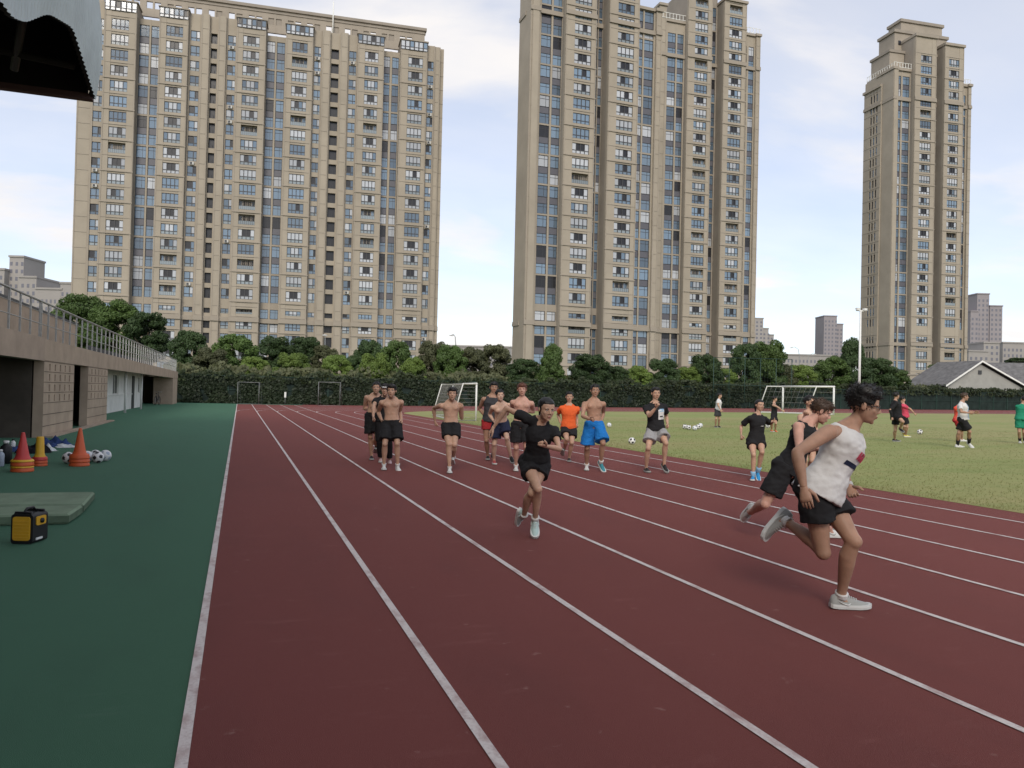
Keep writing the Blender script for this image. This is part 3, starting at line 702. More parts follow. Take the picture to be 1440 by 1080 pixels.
def tree(label, px, top, wpx, zc, shape, tone, bottom=556, name='tree'):
    zc = max(zc, fence_depth(px)+6); c = at(px, 545, zc); g = zg(c.x); zt = at(px, top, zc).z; zb = max(g+1.0, at(px, bottom, zc).z); w = wpx*zc/FPX
    k = len(tint); tint[k] = 1
    r = empty(name, (c.x,c.y,g-.03), 0, label, 'tree', 'trees behind the fence')
    cm = TM[shape][k % 3]
    key = (shape, k % 3, tone)
    if key not in TM: m2 = cm.copy(); m2.materials.clear(); m2.materials.append(LEAF[tone]); TM[key] = m2
    hgt = (zt-zb); rz = k*1.7
    obj('crown', TM[key], r, loc=(0,0,zb-g), rot=(0,0,rz), scale=(w, w, hgt))
    obj('trunk', trunk_mesh(k, zb-g+.03, hgt, w), r)
D_, M_, Lt, O_ = 0, 1, 2, 3
for a in [
 ('broad mid green tree rising above the stand railing, leftmost of the trees',112,416,84,96,'round',M_,500),
 ('large mid green tree above the stand railing, second from the left',162,424,84,94,'round',M_,505),
 ('dark dense tree over the far end of the railing',204,440,66,92,'round',D_,510),
 ('dark round tree just right of the end of the stand',265,466,62,90,'round',D_),
 ('olive tree low between the dark round tree and a taller green one',296,490,58,86,'round',O_),
 ('tall fresh green tree against the foot of the wide slab',328,472,72,90,'round',M_),
 ('small light green tree above the far practice goal',357,502,50,86,'round',Lt),
 ('dark feathery tree behind two light green trees',388,474,58,98,'loose',D_,530),
 ('light green rounded tree with a dark feathery tree behind',410,497,58,86,'round',Lt),
 ('dark feathery tree with drooping fronds against the slab wall',428,474,54,97,'loose',D_,530),
 ('sparse dark tree behind the thin lamp post by the slab',455,486,44,96,'loose',O_,530),
 ('light green tree left of the dark gap below the stair windows',472,500,50,86,'round',Lt),
 ('dark tree behind the light tree, below the slab stair column',500,500,46,94,'round',D_),
 ('light green leafy tree at the right part of the slab foot',526,497,52,86,'round',Lt),
 ('dark tree poking up behind the light leafy tree',519,480,52,95,'round',D_),
 ('mid green tree before the right corner of the slab',556,480,52,92,'round',M_),
 ('bright yellow green small tree right of the mid green tree',579,503,44,85,'round',Lt),
 ('reddish dark tree at the right edge of the slab',607,481,46,94,'loose',O_),
 ('green tree behind the curved street lamp',632,486,54,92,'round',M_),
 ('dull green tree right of the curved street lamp',662,490,56,94,'round',O_),
 ('tall dull green tree in front of the long low building',694,486,60,96,'round',O_),
 ('dark green tree below the long building by the thin pole',737,505,56,92,'round',D_),
 ('pointed mid green tree at the foot of the middle tower',777,484,56,90,'cone',M_),
 ('wide dark tree right of the pointed green tree',829,499,66,92,'round',D_),
 ('small dark tree between wide dark tree and light bushes',866,515,44,90,'round',D_),
 ('light green tree above the grey shorts runner, slightly left',898,515,44,86,'round',Lt),
 ('dark green tree between two light green trees, middle tower foot',931,505,52,94,'round',D_),
 ('yellow green tree above the row of white footballs',967,516,48,86,'round',Lt),
 ('dark tree before the gap between the tower strips',990,499,54,94,'round',D_),
 ('light tree seen through the tall green netting',1018,519,40,88,'round',Lt),
 ('dark loose tree at the right edge of the middle tower',1047,484,48,98,'loose',D_),
 ('big mid green tree standing right of the middle tower',1079,480,60,96,'round',M_),
 ('light green bush tree right of the tall netting',1125,514,54,88,'round',Lt),
 ('dull green tree behind the right football goal',1095,512,50,92,'round',O_),
 ('dark green tree left of the floodlight mast',1168,502,56,94,'round',M_),
 ('tall dark green tree directly behind the floodlight mast',1198,477,62,98,'cone',D_),
 ('dark green tree on the right side of the floodlight mast',1232,504,62,92,'round',D_),
 ('low mid green tree at the foot of the slim tower',1258,520,50,88,'round',M_),
 ('small round tree standing before the slim tower entrance wall',1326,510,40,135,'round',M_,528),
 ('dark tree behind the shed roof at the picture edge',1432,503,40,160,'round',D_,520),
]: tree(*a)

# boundary fence, ivy and netting
M['net_dark'] = mat('dark_green_netting', (.020,.032,.028), .85, .15, noise_s=1.3, noise_a=.35)
M['fence_green'] = mat('green_fence_paint', (.022,.055,.042), .5, .4)
def fence_x(px):
    d = ray(px, 560); # intersect with Y = YF(X)
    t = 1.
    for _ in range(30):
        p = CAM+d*t; t = t*(YF(p.x)/p.y)
    return (CAM+d*t).x
FX = [-7.0]+[fence_x(p) for p in (262,420,560,700,860,1000,1120,1240,1330,1440)]+[116.]
FH = 2.55
fence = empty('boundary_fence', (FX[0],YF(FX[0]),0), 0, 'dark green netted boundary fence behind the far end of the track', 'fence')
FO = -fence.location
xx = FX[0]; posts = []
pmesh = MB().box(-.04,.04,-.04,.04,-.1,FH+.05).mesh('post', M['fence_green'])
while xx < FX[-1]:
    obj('post', pmesh, fence, loc=Vector((xx,YF(xx)-.06,zg(xx)))+FO); x2 = min(xx+3.0, FX[-1])
    MB().add([(xx,YF(xx),zg(xx)-.1),(x2,YF(x2),zg(x2)-.1),(x2,YF(x2),zg(x2)+FH),(xx,YF(xx),zg(xx)+FH),(xx,YF(xx)+.03,zg(xx)-.1),(x2,YF(x2)+.03,zg(x2)-.1),(x2,YF(x2)+.03,zg(x2)+FH),(xx,YF(xx)+.03,zg(xx)+FH)],
             [(0,1,2,3),(7,6,5,4),(0,4,5,1),(3,2,6,7)]).build('net_panel', M['net_dark'], fence, loc=FO)
    xx = x2
xs_ = np.linspace(FX[0], FX[-1], 60)
MB().tube([(a,YF(a)-.06,zg(a)+FH) for a in xs_], .03, 6).build('top_rail', M['fence_green'], fence, loc=FO)
MB().tube([(a,YF(a)-.06,zg(a)+1.25) for a in xs_], .02, 6).build('middle_rail', M['fence_green'], fence, loc=FO)
def ivy(name, label, xa, xb, dens, zlo, zhi, yo, m, size, thick, seed, wav=.35):
    rg = np.random.default_rng(seed); n = int((xb-xa)*dens)
    X = rg.uniform(xa, xb, n); top = zhi + wav*np.array([noise.noise((a*.35,seed,0)) + .6*noise.noise((a*1.3,seed,3)) for a in X])
    Z = zlo+(top-zlo)*rg.uniform(0,1,n)**.85; Y = np.array([YF(a) for a in X])+yo+rg.normal(scale=thick, size=n)
    keep = np.array([noise.noise((a*.8,b*.9,seed)) > -.32 for a, b in zip(X, Z)])
    X, Y, Z = X[keep], Y[keep], Z[keep]; n = len(X)
    P = np.stack([X, Y, Z+np.array([zg(a) for a in X])], 1)
    nn = rg.normal(scale=.6, size=(n,3)); nn[:,1] -= .9; nn[:,2] += .3; nn /= np.linalg.norm(nn,axis=1)[:,None]
    t = rg.normal(size=(n,3)); t -= nn*(t*nn).sum(1)[:,None]; t /= np.linalg.norm(t,axis=1)[:,None]; b = np.cross(nn,t)
    s = (size*rg.uniform(.6,1.4,n))[:,None]
    V = np.stack([P-t*s,P+b*s*.7,P+t*s,P-b*s*.7],1).reshape(-1,3)
    obj(name, fast_mesh(name, V, np.arange(n*4).reshape(-1,4), m), label=label, cat='hedge', kind='stuff')
x560, x860, x1240 = FX[3], FX[5], FX[8]
ivy('ivy', 'dark ivy climbing the left stretch of the boundary fence', FX[0], x560, 900, .05, FH-.05, -.12, M['ivy'], .11, .07, 3)
ivy('ivy', 'dark ivy on the fence behind the runners', x560, x860, 650, .05, FH-.05, -.12, M['ivy'], .11, .07, 4)
ivy('ivy', 'dark ivy on the fence between runners and right goal', x860, FX[7], 330, .05, FH+.1, -.12, M['ivy'], .12, .07, 5)
ivy('hedge', 'leafy hedge top spilling over the left stretch of fence', FX[0], x860, 420, FH-.6, FH+.3, .5, M['hedge_top'], .13, .4, 6, .8)
ivy('hedge', 'leafy hedge top along the right stretch of fence', x860, FX[-1], 420, FH-.6, FH+.45, .6, M['hedge_top'], .14, .45, 7, .9)
ivy('shrubs', 'olive shrubs filling the gap under the trees', FX[0], FX[-1], 380, FH-1.6, FH+1.0, 9., LEAF[3], .18, 1.5, 8, .8)

# tall netting beside the right goal
net = empty('ball_net', at(1003,560,92), 0, 'tall green ball-stop netting on posts behind the right goal', 'netting')
net.location.z = 0
A, x, y = facade_frame(at(1003,545,93), at(1113,545,93)); nl = (at(1113,545,93)-at(1003,545,93)).length; net.location = A; net.rotation_euler.z = math.atan2(x.y,x.x)
nz0 = zg(A.x); nh = at(1060,504,93).z
for k in range(6):
    MB().tube([(nl*k/5,0,nz0),(nl*k/5,0,nh)], .045, 6).build('post', M['fence_green'], net)
MB().tube([(0,0,nh),(nl,0,nh)], .035, 6).build('top_rail', M['fence_green'], net)
MB().tube([(0,0,FH+.6),(nl,0,FH+.6)], .035, 6).build('middle_rail', M['fence_green'], net)
g = MB(); st = .34
for k in range(int(nl/st)+1): g.tube([(k*st,.03,nz0),(k*st,.03,nh)], .006, 3)
for k in range(int((nh-nz0)/st)): g.tube([(0,.03,nz0+k*st),(nl,.03,nz0+k*st)], .006, 3)
tag(g.build('net', M['fence_green'], net), kind='stuff')

# poles
M['white_paint'] = mat('white_paint', (.72,.72,.70), .45, .4, noise_s=3, noise_a=.05)
M['grey_pole'] = mat('galvanised_pole', (.30,.31,.31), .5, .5, .3)
zc = 86; b = at(1208, 560, zc); tp = at(1208, 436, zc); gz = zg(b.x)
fm = empty('floodlight_mast', (b.x,b.y,gz), 0, 'tall white floodlight mast with lamps on a short crossbar', 'floodlight')
MB().tube([(0,0,-.1),(0,0,tp.z-gz)], [.15,.10], 10).build('mast', M['white_paint'], fm)
MB().box(-.62,.62,-.05,.05,tp.z-gz-.12,tp.z-gz).build('crossbar', M['white_paint'], fm)
for s_ in (-.5, .5):
    MB().prism([(-.16,-.12),(.16,-.05),(.16,.1),(-.16,.12)], 'x', s_-.2, s_+.2).build('lamp', M['white_paint'], fm, loc=(0,-.1,tp.z-gz+.1))
def street_lamp(px, pyt, zc, label, arm=-1, al=1.0, pole='grey_pole', sleeve=True):
    b = at(px, 560, zc); t = at(px, pyt, zc); g_ = zg(b.x); h = t.z-g_
    r = empty('street_lamp', (b.x,b.y,g_), 0, label, 'street lamp', 'street lamps beyond the fence')
    ux = Vector((_r.x,_r.y,0)).normalized()*arm*al
    MB().tube([(0,0,-.1),(0,0,h*.85),(ux.x*.15,ux.y*.15,h*.96),(ux.x*.55,ux.y*.55,h),(ux.x,ux.y,h*.995)], [.09,.06,.05,.045,.04], 7).build('pole', M[pole], r)
    MB().ell((ux.x,ux.y,h*.985), (.34,.2,.09), 10, 6).build('lamp_head', M['white_paint'], r)
    if sleeve: MB().tube([(0,0,0),(0,0,h*.42)], .12, 8).build('sleeve', M['white_paint'], r)
street_lamp(639, 470, 100, 'grey street lamp with curved arm right of the wide slab', -1, .55)
street_lamp(716, 486, 110, 'thin grey street lamp in front of the long low building', -1, .05, sleeve=True)
street_lamp(455, 470, 104, 'thin dark street lamp before the slab, left of its centre', -1, .05, sleeve=False)
street_lamp(1123, 488, 150, 'small curved street lamp left of the distant grey tower', -1, 1.6, sleeve=False)
street_lamp(1135, 497, 190, 'small curved street lamp facing right under the distant grey tower', 1, 1.8, sleeve=False)

# ---------------------------------------------------------------- goals
M['net'] = mat('goal_net_cord', (.34,.34,.33), .8, .2)
def goal(label, P0, P1, back, h, top_d, netted=True, r_=.05, cat='goal', step=.2, nr=.006, paint=None):
    paint = paint or M['white_paint']
    """P0, P1 ground points of the posts; back = vector to the rear ground bar"""
    P0, P1, back = Vector(P0), Vector(P1), Vector(back); up = Vector((0,0,1)); g = empty('football_goal', P0, 0, label, cat, 'football goals')
    o = -P0; bk = back.normalized()*top_d
    T0, T1 = P0+up*h, P1+up*h; B0, B1 = P0+back, P1+back; R0, R1 = T0+bk, T1+bk
    for a, b_ in ((P0,T0),(P1,T1)): MB().tube([a+o,b_+o], r_, 8).build('post', paint, g)
    MB().tube([T0+o+(T0-T1).normalized()*r_,T1+o+(T1-T0).normalized()*r_], r_, 8).build('crossbar', paint, g)
    for a, b_, c_ in ((T0,R0,B0),(T1,R1,B1)): MB().tube([a+o,b_+o,c_+o], r_*.7, 6).build('stanchion', paint, g)
    zb = up*(r_*.7)
    MB().tube([P0+o+zb,B0+o+zb,B1+o+zb,P1+o+zb], r_*.7, 6).build('base_bar', paint, g)
    if netted:
        n = MB(); L_ = (P1-P0).length; k = int(L_/step)
        for i in range(1, k):
            d_ = (P1-P0)*(i/k); n.tube([T0+d_+o,R0+d_+o,B0+d_+o], nr, 3)
        m_ = int(h*1.1/step)
        for i in range(1, m_):
            a0 = R0.lerp(B0, i/m_); a1 = R1.lerp(B1, i/m_); n.tube([a0+o,a1+o], nr, 3)
            for (Pp, Rr2, Bb) in ((P0,R0,B0),(P1,R1,B1)):
                z = h*(1-i/m_); q = Rr2.lerp(Bb, i/m_); n.tube([Pp+up*(q.z-Pp.z)+o,q+o], nr, 3)
        tag(n.build('net', M['net'], g), kind='stuff')
    return g
p0, p1 = gp(669, 592), gp(636, 584.5); bk = gp(636, 592)-p0
goal('white football goal seen from the side behind the jogging runners', p0, p1, bk, 1.98, .75)
q0 = gp(1100.5, 581); q1 = gp(1172, 583.5); dz = depth(q0)
bkv = gp(1077.5, 580) - q0; bkv = Vector((_f.x,_f.y,0)).normalized()*.9 - Vector((_r.x,_r.y,0)).normalized()*2.0
hh = (581-543.5)*dz/FPX
goal('large white football goal at the far right end of the pitch', q0, q1, bkv, hh, 1.4, True, .085, step=.45, nr=.009)
for a, b_, lab in ((334,364,'small white practice goal against the fence, left one'),(447.5,478,'small white practice goal against the fence, right one')):
    zc = 69.5; A1, B1_ = at(a,560,zc), at(b_,560,zc); A1.z = B1_.z = .02
    goal(lab, A1, B1_, Vector((_f.x,_f.y,0))*.9, at(a,537.5,zc).z, .3, False, .018, paint=M['grey_pole'])
sg = empty('field_marker', (at(401,560,73).x, at(401,560,73).y, 0), 0, 'thin white marker post before the ivy fence', 'marker')
MB().tube([(0,0,0),(0,0,.8)], .02, 6).build('stake', M['grey_pole'], sg); MB().box(-.09,.09,-.02,.02,.65,1.15).build('board', M['white_paint'], sg)

# ---------------------------------------------------------------- things on the apron
M['cone_red'] = mat('red_cone_plastic', (.55,.055,.05), .45, .4); M['cone_or'] = mat('orange_cone_plastic', (.62,.11,.035), .45, .4); M['cone_yel'] = mat('yellow_cone_plastic', (.70,.40,.03), .45, .4)
def cone_stack(label, px, py, top_py, rings, body, hw_px, neck=.0):
    g = gp(px, py); zc = depth(g); k = zc/FPX; r_ = hw_px*k; h = (py-top_py)*k
    root = empty('traffic_cone_stack', g, 0, label, 'cone')
    n = len(rings); z = 0; hb0 = .085*r_/.17
    for i, m in enumerate(rings):
        hb = hb0*(.45 if m is M['cone_yel'] else 1.)                      # flared skirts of the nested cones
        MB().lathe([(r_*1.0,z),(r_*1.03,z+hb*.1),(r_*1.03,z+hb*.25),(r_*.96,z+hb*.75),(r_*.9,z+hb)], 24).build('skirt', m, root); z += hb*.8
    MB().lathe([(r_*.93,z-.01),(r_*.70,z+.03),(r_*.58,z+.08),(r_*(.17+neck),h-.02),(r_*(.12+neck),h)], 24).build('cone_body', body, root)
    return root
cone_stack('red cone stacked on orange and yellow cones, nearest the yellow box', 31, 663, 608, [M['cone_or'],M['cone_yel'],M['cone_or'],M['cone_yel']], M['cone_red'], 14.2)
cone_stack('short yellow cone nested on red cones between the two taller stacks', 55.5, 655, 614, [M['cone_or'],M['cone_or'],M['cone_red']], M['cone_yel'], 9.8, .33)
cone_stack('tall orange red cone stack beside the white balls', 111.5, 655, 602, [M['cone_or'],M['cone_or'],M['cone_or']], M['cone_or'], 12.8)
M['ball_w'] = mat('ball_white', (.72,.72,.72), .4, .4); M['ball_b'] = mat('ball_black', (.03,.03,.035), .4, .4); M['ball_g'] = mat('ball_grey_blue', (.35,.40,.48), .4, .4)
def ball_mesh(m2):
    bm = bmesh.new(); bmesh.ops.create_icosphere(bm, subdivisions=4, radius=.11)
    ph = (1+5**.5)/2; cs = [Vector(v).normalized() for v in [(0,s,t*ph) for s in (1,-1) for t in (1,-1)]+[(s,t*ph,0) for s in (1,-1) for t in (1,-1)]+[(s*ph,0,t) for s in (1,-1) for t in (1,-1)]]
    for f in bm.faces:
        n = f.calc_center_median().normalized(); f.smooth = True; f.material_index = 1 if max(n.dot(c) for c in cs) > math.cos(R(19)) else 0
    me = bpy.data.meshes.new('football'); bm.to_mesh(me); bm.free(); me.materials.append(M['ball_w']); me.materials.append(m2); return me
BALLS = [ball_mesh(M['ball_b']), ball_mesh(M['ball_g'])]
def ball(px, pyb, label, v=0, group=None, rr=.11):
    g = gp(px, pyb); o = obj('football', BALLS[v], None, loc=(g.x,g.y,g.z+rr), rot=(px*.7,px*.31,px*1.3), label=label, cat='ball', group=group); return o
for a in ((96,652,'white football half hidden left of the orange red cones',0),(122,650,'white football half hidden right behind the orange red cones',1),(134,648.5,'rear white football of the pair right of the orange red cones',0),
          (137.5,651,'white and black football in front beside the orange red cones',0),(148,648.5,'grey and white football, rightmost by the orange red cones',1),
          (888.5,625,'white and black football near the pitch edge by the grey shorts runner',0),(856.5,601,'white football beyond the man in blue shorts',1),
          (963,603.5,'white football, leftmost of the little cluster on the pitch',0),(968.5,604.5,'white football second from left in the pitch cluster',0),(977,605.5,'white football in the front of the pitch cluster',1),(982,603.5,'white football at the right of the pitch cluster',0),(985,601.5,'white football at the back right of the pitch cluster',1),
          (1079.5,602,'white football beside the arm of the girl in black',0),(1293.5,611,'white football in front of the kicker in black',0)): ball(*a)
# foam mats
M['mat_g'] = mat('faded_green_foam', (.19,.255,.175), .85, .15, noise_s=3, noise_a=.15, bump=.3, bump_s=30); M['mat_d'] = mat('mat_side', (.12,.17,.115), .85, .15, noise_s=4, noise_a=.2)
def mat_slab(label, corners, z0, h):
    P = [gp(*c) for c in corners]; g = P[0]; r = empty('foam_mat', (g.x,g.y,z0), 0, label, 'mat', 'foam mats')
    b0 = [(p.x-g.x,p.y-g.y,0) for p in P]; c = sum((Vector(q) for q in b0), Vector())/4
    rings = []
    for dz, ins in ((0,.03),(.02,0),(h-.02,0),(h,.03)): rings.append([tuple(Vector((q[0],q[1],dz))+(c-Vector(q)).normalized()*ins) for q in b0])
    m = MB().rings(rings, 0, True, False); me = m.mesh('foam_block', [M['mat_g'], M['mat_d']])
    for p in me.polygons: p.material_index = 0 if p.normal.z > .5 or p.normal.z < -.5 else 1
    obj('foam_block', me, r)
mat_slab('front green foam mat of the stack by the yellow box', ((-60,741.5),(97,737.5),(116,724),(-30,727)), .004, .11)
mat_slab('rear green foam mat of the stack beyond the yellow box', ((-40,724),(117.5,722.5),(133,704),(-8,706)), .004, .11)
# yellow and black portable case pair
M['yel'] = mat('yellow_plastic', (.66,.36,.03), .4, .4, noise_s=8, noise_a=.06); M['blk'] = mat('black_rubber', (.012,.012,.014), .5, .4)
def rrect(w, h, r_, n=5):
    return [(sx*(w/2-r_)+r_*math.cos(a), h/2+sz*(h/2-r_)+r_*math.sin(a)) for sx, sz, a0 in ((1,1,0),(-1,1,90),(-1,-1,180),(1,-1,270)) for a in [R(a0+90*k/n) for k in range(n+1)]]
vb = math.atan2(_r.y, _r.x); g = gp(30, 765.5); cw, chh, cdp = .205, .275, .235
case = empty('portable_work_light', (g.x,g.y,.004), vb, 'yellow and black plastic work light standing in front of the foam mats', 'work light')
case.location = Vector(case.location)+Vector((_f.x,_f.y,0)).normalized()*cdp/2
MB().prism(rrect(cw,chh,.03), 'y', -cdp/2, cdp/2).build('shell', M['blk'], case)
fp = MB().prism([(x_*.78, .032+z_*.80) for x_, z_ in rrect(cw,chh,.03)], 'y', -cdp/2-.012, -cdp/2+.01).build('front_panel', M['yel'], case)
for k in range(6): MB().box(-cw*.34,cw*.34,-cdp/2-.017,-cdp/2-.010,chh*(.2+.11*k),chh*(.2+.11*k)+.006).build('rib', M['yel'], fp)
sp2 = MB().prism([(y_*.62-.0, .165+z_*.30) for y_, z_ in rrect(cdp,chh,.04)], 'x', cw/2-.01, cw/2+.010).build('side_panel', M['yel'], case)
MB().lathe([(.024,-.008),(.024,.012)], 14).build('knob', M['blk'], sp2, loc=(cw/2+.012,0,.205), rot=(0,R(90),0))
MB().box(cw/2-.002,cw/2+.006,-.07,.03,.03,.05).build('badge', M['white_paint'], case)
for y_ in (-cdp/2+.02, cdp/2-.02):
    MB().tube([(-cw*.42,y_,chh-.03),(-cw*.36,y_,chh+.012),(cw*.36,y_,chh+.012),(cw*.42,y_,chh-.03)], .012, 7).build('guard_bar', M['blk'], case)
MB().tube([(0,-cdp/2+.03,chh+.01),(0,-cdp*.2,chh+.045),(0,cdp*.2,chh+.045),(0,cdp/2-.03,chh+.01)], .012, 7).build('handle', M['blk'], case)
# kit lying about: bottles, bags, shoes, clothes
M['blue_cloth'] = mat('blue_cloth', (.035,.06,.16), .9, .1, noise_s=15, noise_a=.4); M['wht_cloth'] = mat('white_cloth', (.62,.64,.64), .9, .1, noise_s=12, noise_a=.15); M['blk_cloth'] = mat('black_cloth', (.012,.012,.015), .9, .1)
def cloth_heap(label, px, py, wx, wy, h, m, seed):
    g = gp(px, py); n = 16; mb = MB(); V = []
    for i in range(n+1):
        for j in range(n+1):
            u_, v_ = i/n*2-1, j/n*2-1; e = max(0, 1-(abs(u_)**2.5+abs(v_)**2.5)); q = .5+.9*noise.noise((u_*2.2+seed,v_*2.2,seed*3.1))+.4*noise.noise((u_*5,v_*5+seed,1))
            V.append((u_*wx*(1+.25*noise.noise((v_*2,seed,5))), v_*wy*(1+.25*noise.noise((u_*2,seed,9))), .006+max(0,h*e**.5*q)))
    F = [(i*(n+1)+j,(i+1)*(n+1)+j,(i+1)*(n+1)+j+1,i*(n+1)+j+1) for i in range(n) for j in range(n)]
    mb.add(V, F, 0, True); mb.build('clothing', m, None, loc=(g.x,g.y,.0), rot=(0,0,seed), label=label, cat='clothing')
cloth_heap('dark blue jacket crumpled by the foot of the perforated wall', 76, 627, .42, .34, .22, M['blue_cloth'], 1.3)
cloth_heap('white shirt lying flat right of the blue jacket', 90, 628, .45, .24, .07, M['wht_cloth'], 2.1)
cloth_heap('black bag slumped behind the yellow cone', 47, 637, .3, .22, .22, M['blk_cloth'], 3.7)
cloth_heap('blue and grey towel behind the red cone', 16, 634, .35, .2, .12, M['blue_cloth'], 4.4)
cloth_heap('white shirt crumpled right behind the yellow cone', 64, 634, .22, .2, .16, M['wht_cloth'], 5.2)
def bottle(label, px, py, h, r_, m, capm):
    g = gp(px, py); o = MB().lathe([(r_*.9,0),(r_,.01),(r_,h*.68),(r_*.85,h*.76),(r_*.4,h*.86),(r_*.4,h*.9)], 14).build('bottle', m, None, loc=(g.x,g.y,.004), label=label, cat='bottle')
    MB().lathe([(r_*.5,h*.88),(r_*.5,h*.99),(r_*.3,h)], 10).build('cap', capm, o)
bottle('black sports bottle standing left of the red cone', 8, 652, .42, .10, M['blk'], M['white_paint'])
bottle('pale blue bottle at the left picture edge', 0.5, 656, .30, .06, M['ball_g'], M['ball_w'])
bottle('small white bottle between the cones', 18, 633, .24, .05, M['white_paint'], M['blk'])
M['plastic'] = mat('grey_clear_plastic', (.22,.25,.26), .25, .5)
g = gp(25, 613); jug = empty('water_jug', (g.x,g.y,.004), 0, 'grey ribbed water jug in the dark opening under the stand', 'jug')
MB().lathe([(.15,0),(.16,.02),(.16,.12),(.15,.14),(.16,.16),(.16,.28),(.15,.30),(.16,.32),(.16,.42),(.10,.50),(.04,.54),(.04,.57)], 20).build('body', M['plastic'], jug); MB().lathe([(.045,.56),(.045,.61),(.03,.615)], 12).build('cap', M['ball_g'], jug)
# kerb stones along the stand foot
for k in range(14):
    MB().box(-5.02,-4.80,24.4+.8*k,24.4+.8*k+.77,.003,.05).build('kerb_stone', M['stone2'], stand, loc=Vector((5.05,-24.3,0)))
# bicycle against the white wall
M['tyre'] = mat('tyre_rubber', (.02,.02,.02), .8, .2)
g = gp(216.5, 569.5); by = empty('bicycle', (-5.9,g.y,0), R(80), 'small dark bicycle parked by the end of the cream wall', 'bicycle')
for s_ in (-.5,.5):
    w = MB()
    for k in range(20):
        a, b_ = 2*math.pi*k/20, 2*math.pi*(k+1)/20; w.tube([(s_+.31*math.cos(a),0,.33+.31*math.sin(a)),(s_+.31*math.cos(b_),0,.33+.31*math.sin(b_))], .02, 5)
    wo_ = w.build('wheel', M['tyre'], by); sp_ = MB()
    for k in range(8): a = math.pi*k/8; sp_.tube([(s_-.3*math.cos(a),0,.33-.3*math.sin(a)),(s_+.3*math.cos(a),0,.33+.3*math.sin(a))], .004, 3)
    sp_.build('spoke', M['steel'], wo_)
MB().tube([(-.5,0,.33),(-.1,0,.30),(.35,0,.78),(-.2,0,.75),(-.1,0,.30)], .02, 6).tube([(-.5,0,.33),(-.2,0,.75)], .015, 6).tube([(.5,0,.33),(.32,0,.98)], .02, 6).build('frame', M['dark_metal'], by)
MB().tube([(.30,-.25,1.0),(.36,0,1.0),(.30,.25,1.0)], .015, 6).build('handlebar', M['steel'], by); MB().ell((-.23,0,.86), (.13,.07,.035), 8, 6).build('saddle', M['blk'], by)
MB().tube([(-.2,0,.75),(-.22,0,.85)], .015, 6).build('seat_post', M['steel'], by)

# grass blades on the near part of the pitch
n = 70000; gx = 10.42+rng.power(1.2, n)*-1; gx = 10.45+(rng.uniform(0,1,n)**1.5)*26; gy = 4+(rng.uniform(0,1,n)**1.15)*40
hgt = .012+.018*rng.uniform(0,1,n)*(1+1.0*(gx < 10.9)); a = rng.uniform(0,6.283,n); wd = .004+.004*rng.uniform(0,1,n)
ln = rng.normal(scale=.6, size=(n,2))*hgt[:,None]
bx, by_ = np.cos(a)*wd, np.sin(a)*wd; gz = SLOPE*np.maximum(0, gx-10.4)+.003
V = np.stack([np.stack([gx-bx,gy-by_,gz],1), np.stack([gx+bx,gy+by_,gz],1), np.stack([gx+ln[:,0]+bx*.3,gy+ln[:,1]+by_*.3,gz+hgt],1), np.stack([gx+ln[:,0]-bx*.3,gy+ln[:,1]-by_*.3,gz+hgt],1)],1).reshape(-1,3)
M['blade'] = leaf_mat('grass_blades', (.20,.24,.075), (.28,.25,.12), .25, .5)
obj('grass', fast_mesh('grass', V, np.arange(n*4).reshape(-1,4), M['blade']), label='short grass blades along the near edge of the pitch', cat='grass', kind='stuff')
# ---------------------------------------------------------------- people
def skin_mat(name, c): return mat(name, c, .55, .35, noise_s=6, noise_a=.17, sss=.12)
SK = {'fair': skin_mat('fair_skin', (.57,.38,.29)), 'mid': skin_mat('tanned_skin', (.48,.295,.21)), 'tan': skin_mat('brown_skin', (.385,.225,.155)), 'rosy': skin_mat('rosy_skin', (.54,.31,.24))}
def cloth(name, c, rough=.85): return mat(name, c, rough, .2, noise_s=5, noise_a=.10, bump=.35, bump_s=14)
CL = {k: cloth(k+'_fabric', c) for k, c in dict(black=(.018,.018,.020), white=(.62,.61,.60), navy=(.018,.022,.05), red=(.36,.03,.035), orange=(.72,.125,.035), blue=(.015,.16,.48), grey=(.30,.30,.31),
      pink=(.55,.07,.12), green=(.02,.22,.13), pale=(.60,.66,.72), dgrey=(.045,.045,.05), sky=(.25,.45,.65), bib=(.66,.09,.06)).items()}
HAIR = {'black': mat('black_hair', (.010,.009,.009), .5, .4, noise_s=30, noise_a=.4), 'brown': mat('brown_hair', (.055,.032,.02), .5, .4, noise_s=30, noise_a=.4), 'auburn': mat('auburn_hair', (.10,.035,.02), .5, .4, noise_s=30, noise_a=.4)}
M['eye_w'] = mat('eye_white', (.6,.58,.56), .3, .5); M['eye_d'] = mat('iris', (.015,.01,.008), .2, .5); M['lip'] = mat('lips', (.30,.11,.09), .5, .4)
SH = {k: mat(k+'_shoe', c, .6, .3) for k, c in dict(white=(.60,.61,.60), grey=(.34,.35,.34), black=(.015,.015,.016), blue=(.02,.25,.55), mint=(.42,.56,.55), pinkish=(.60,.42,.42), red=(.35,.05,.05), teal=(.04,.22,.28), orange=(.6,.15,.06), yellow=(.6,.55,.12)).items()}

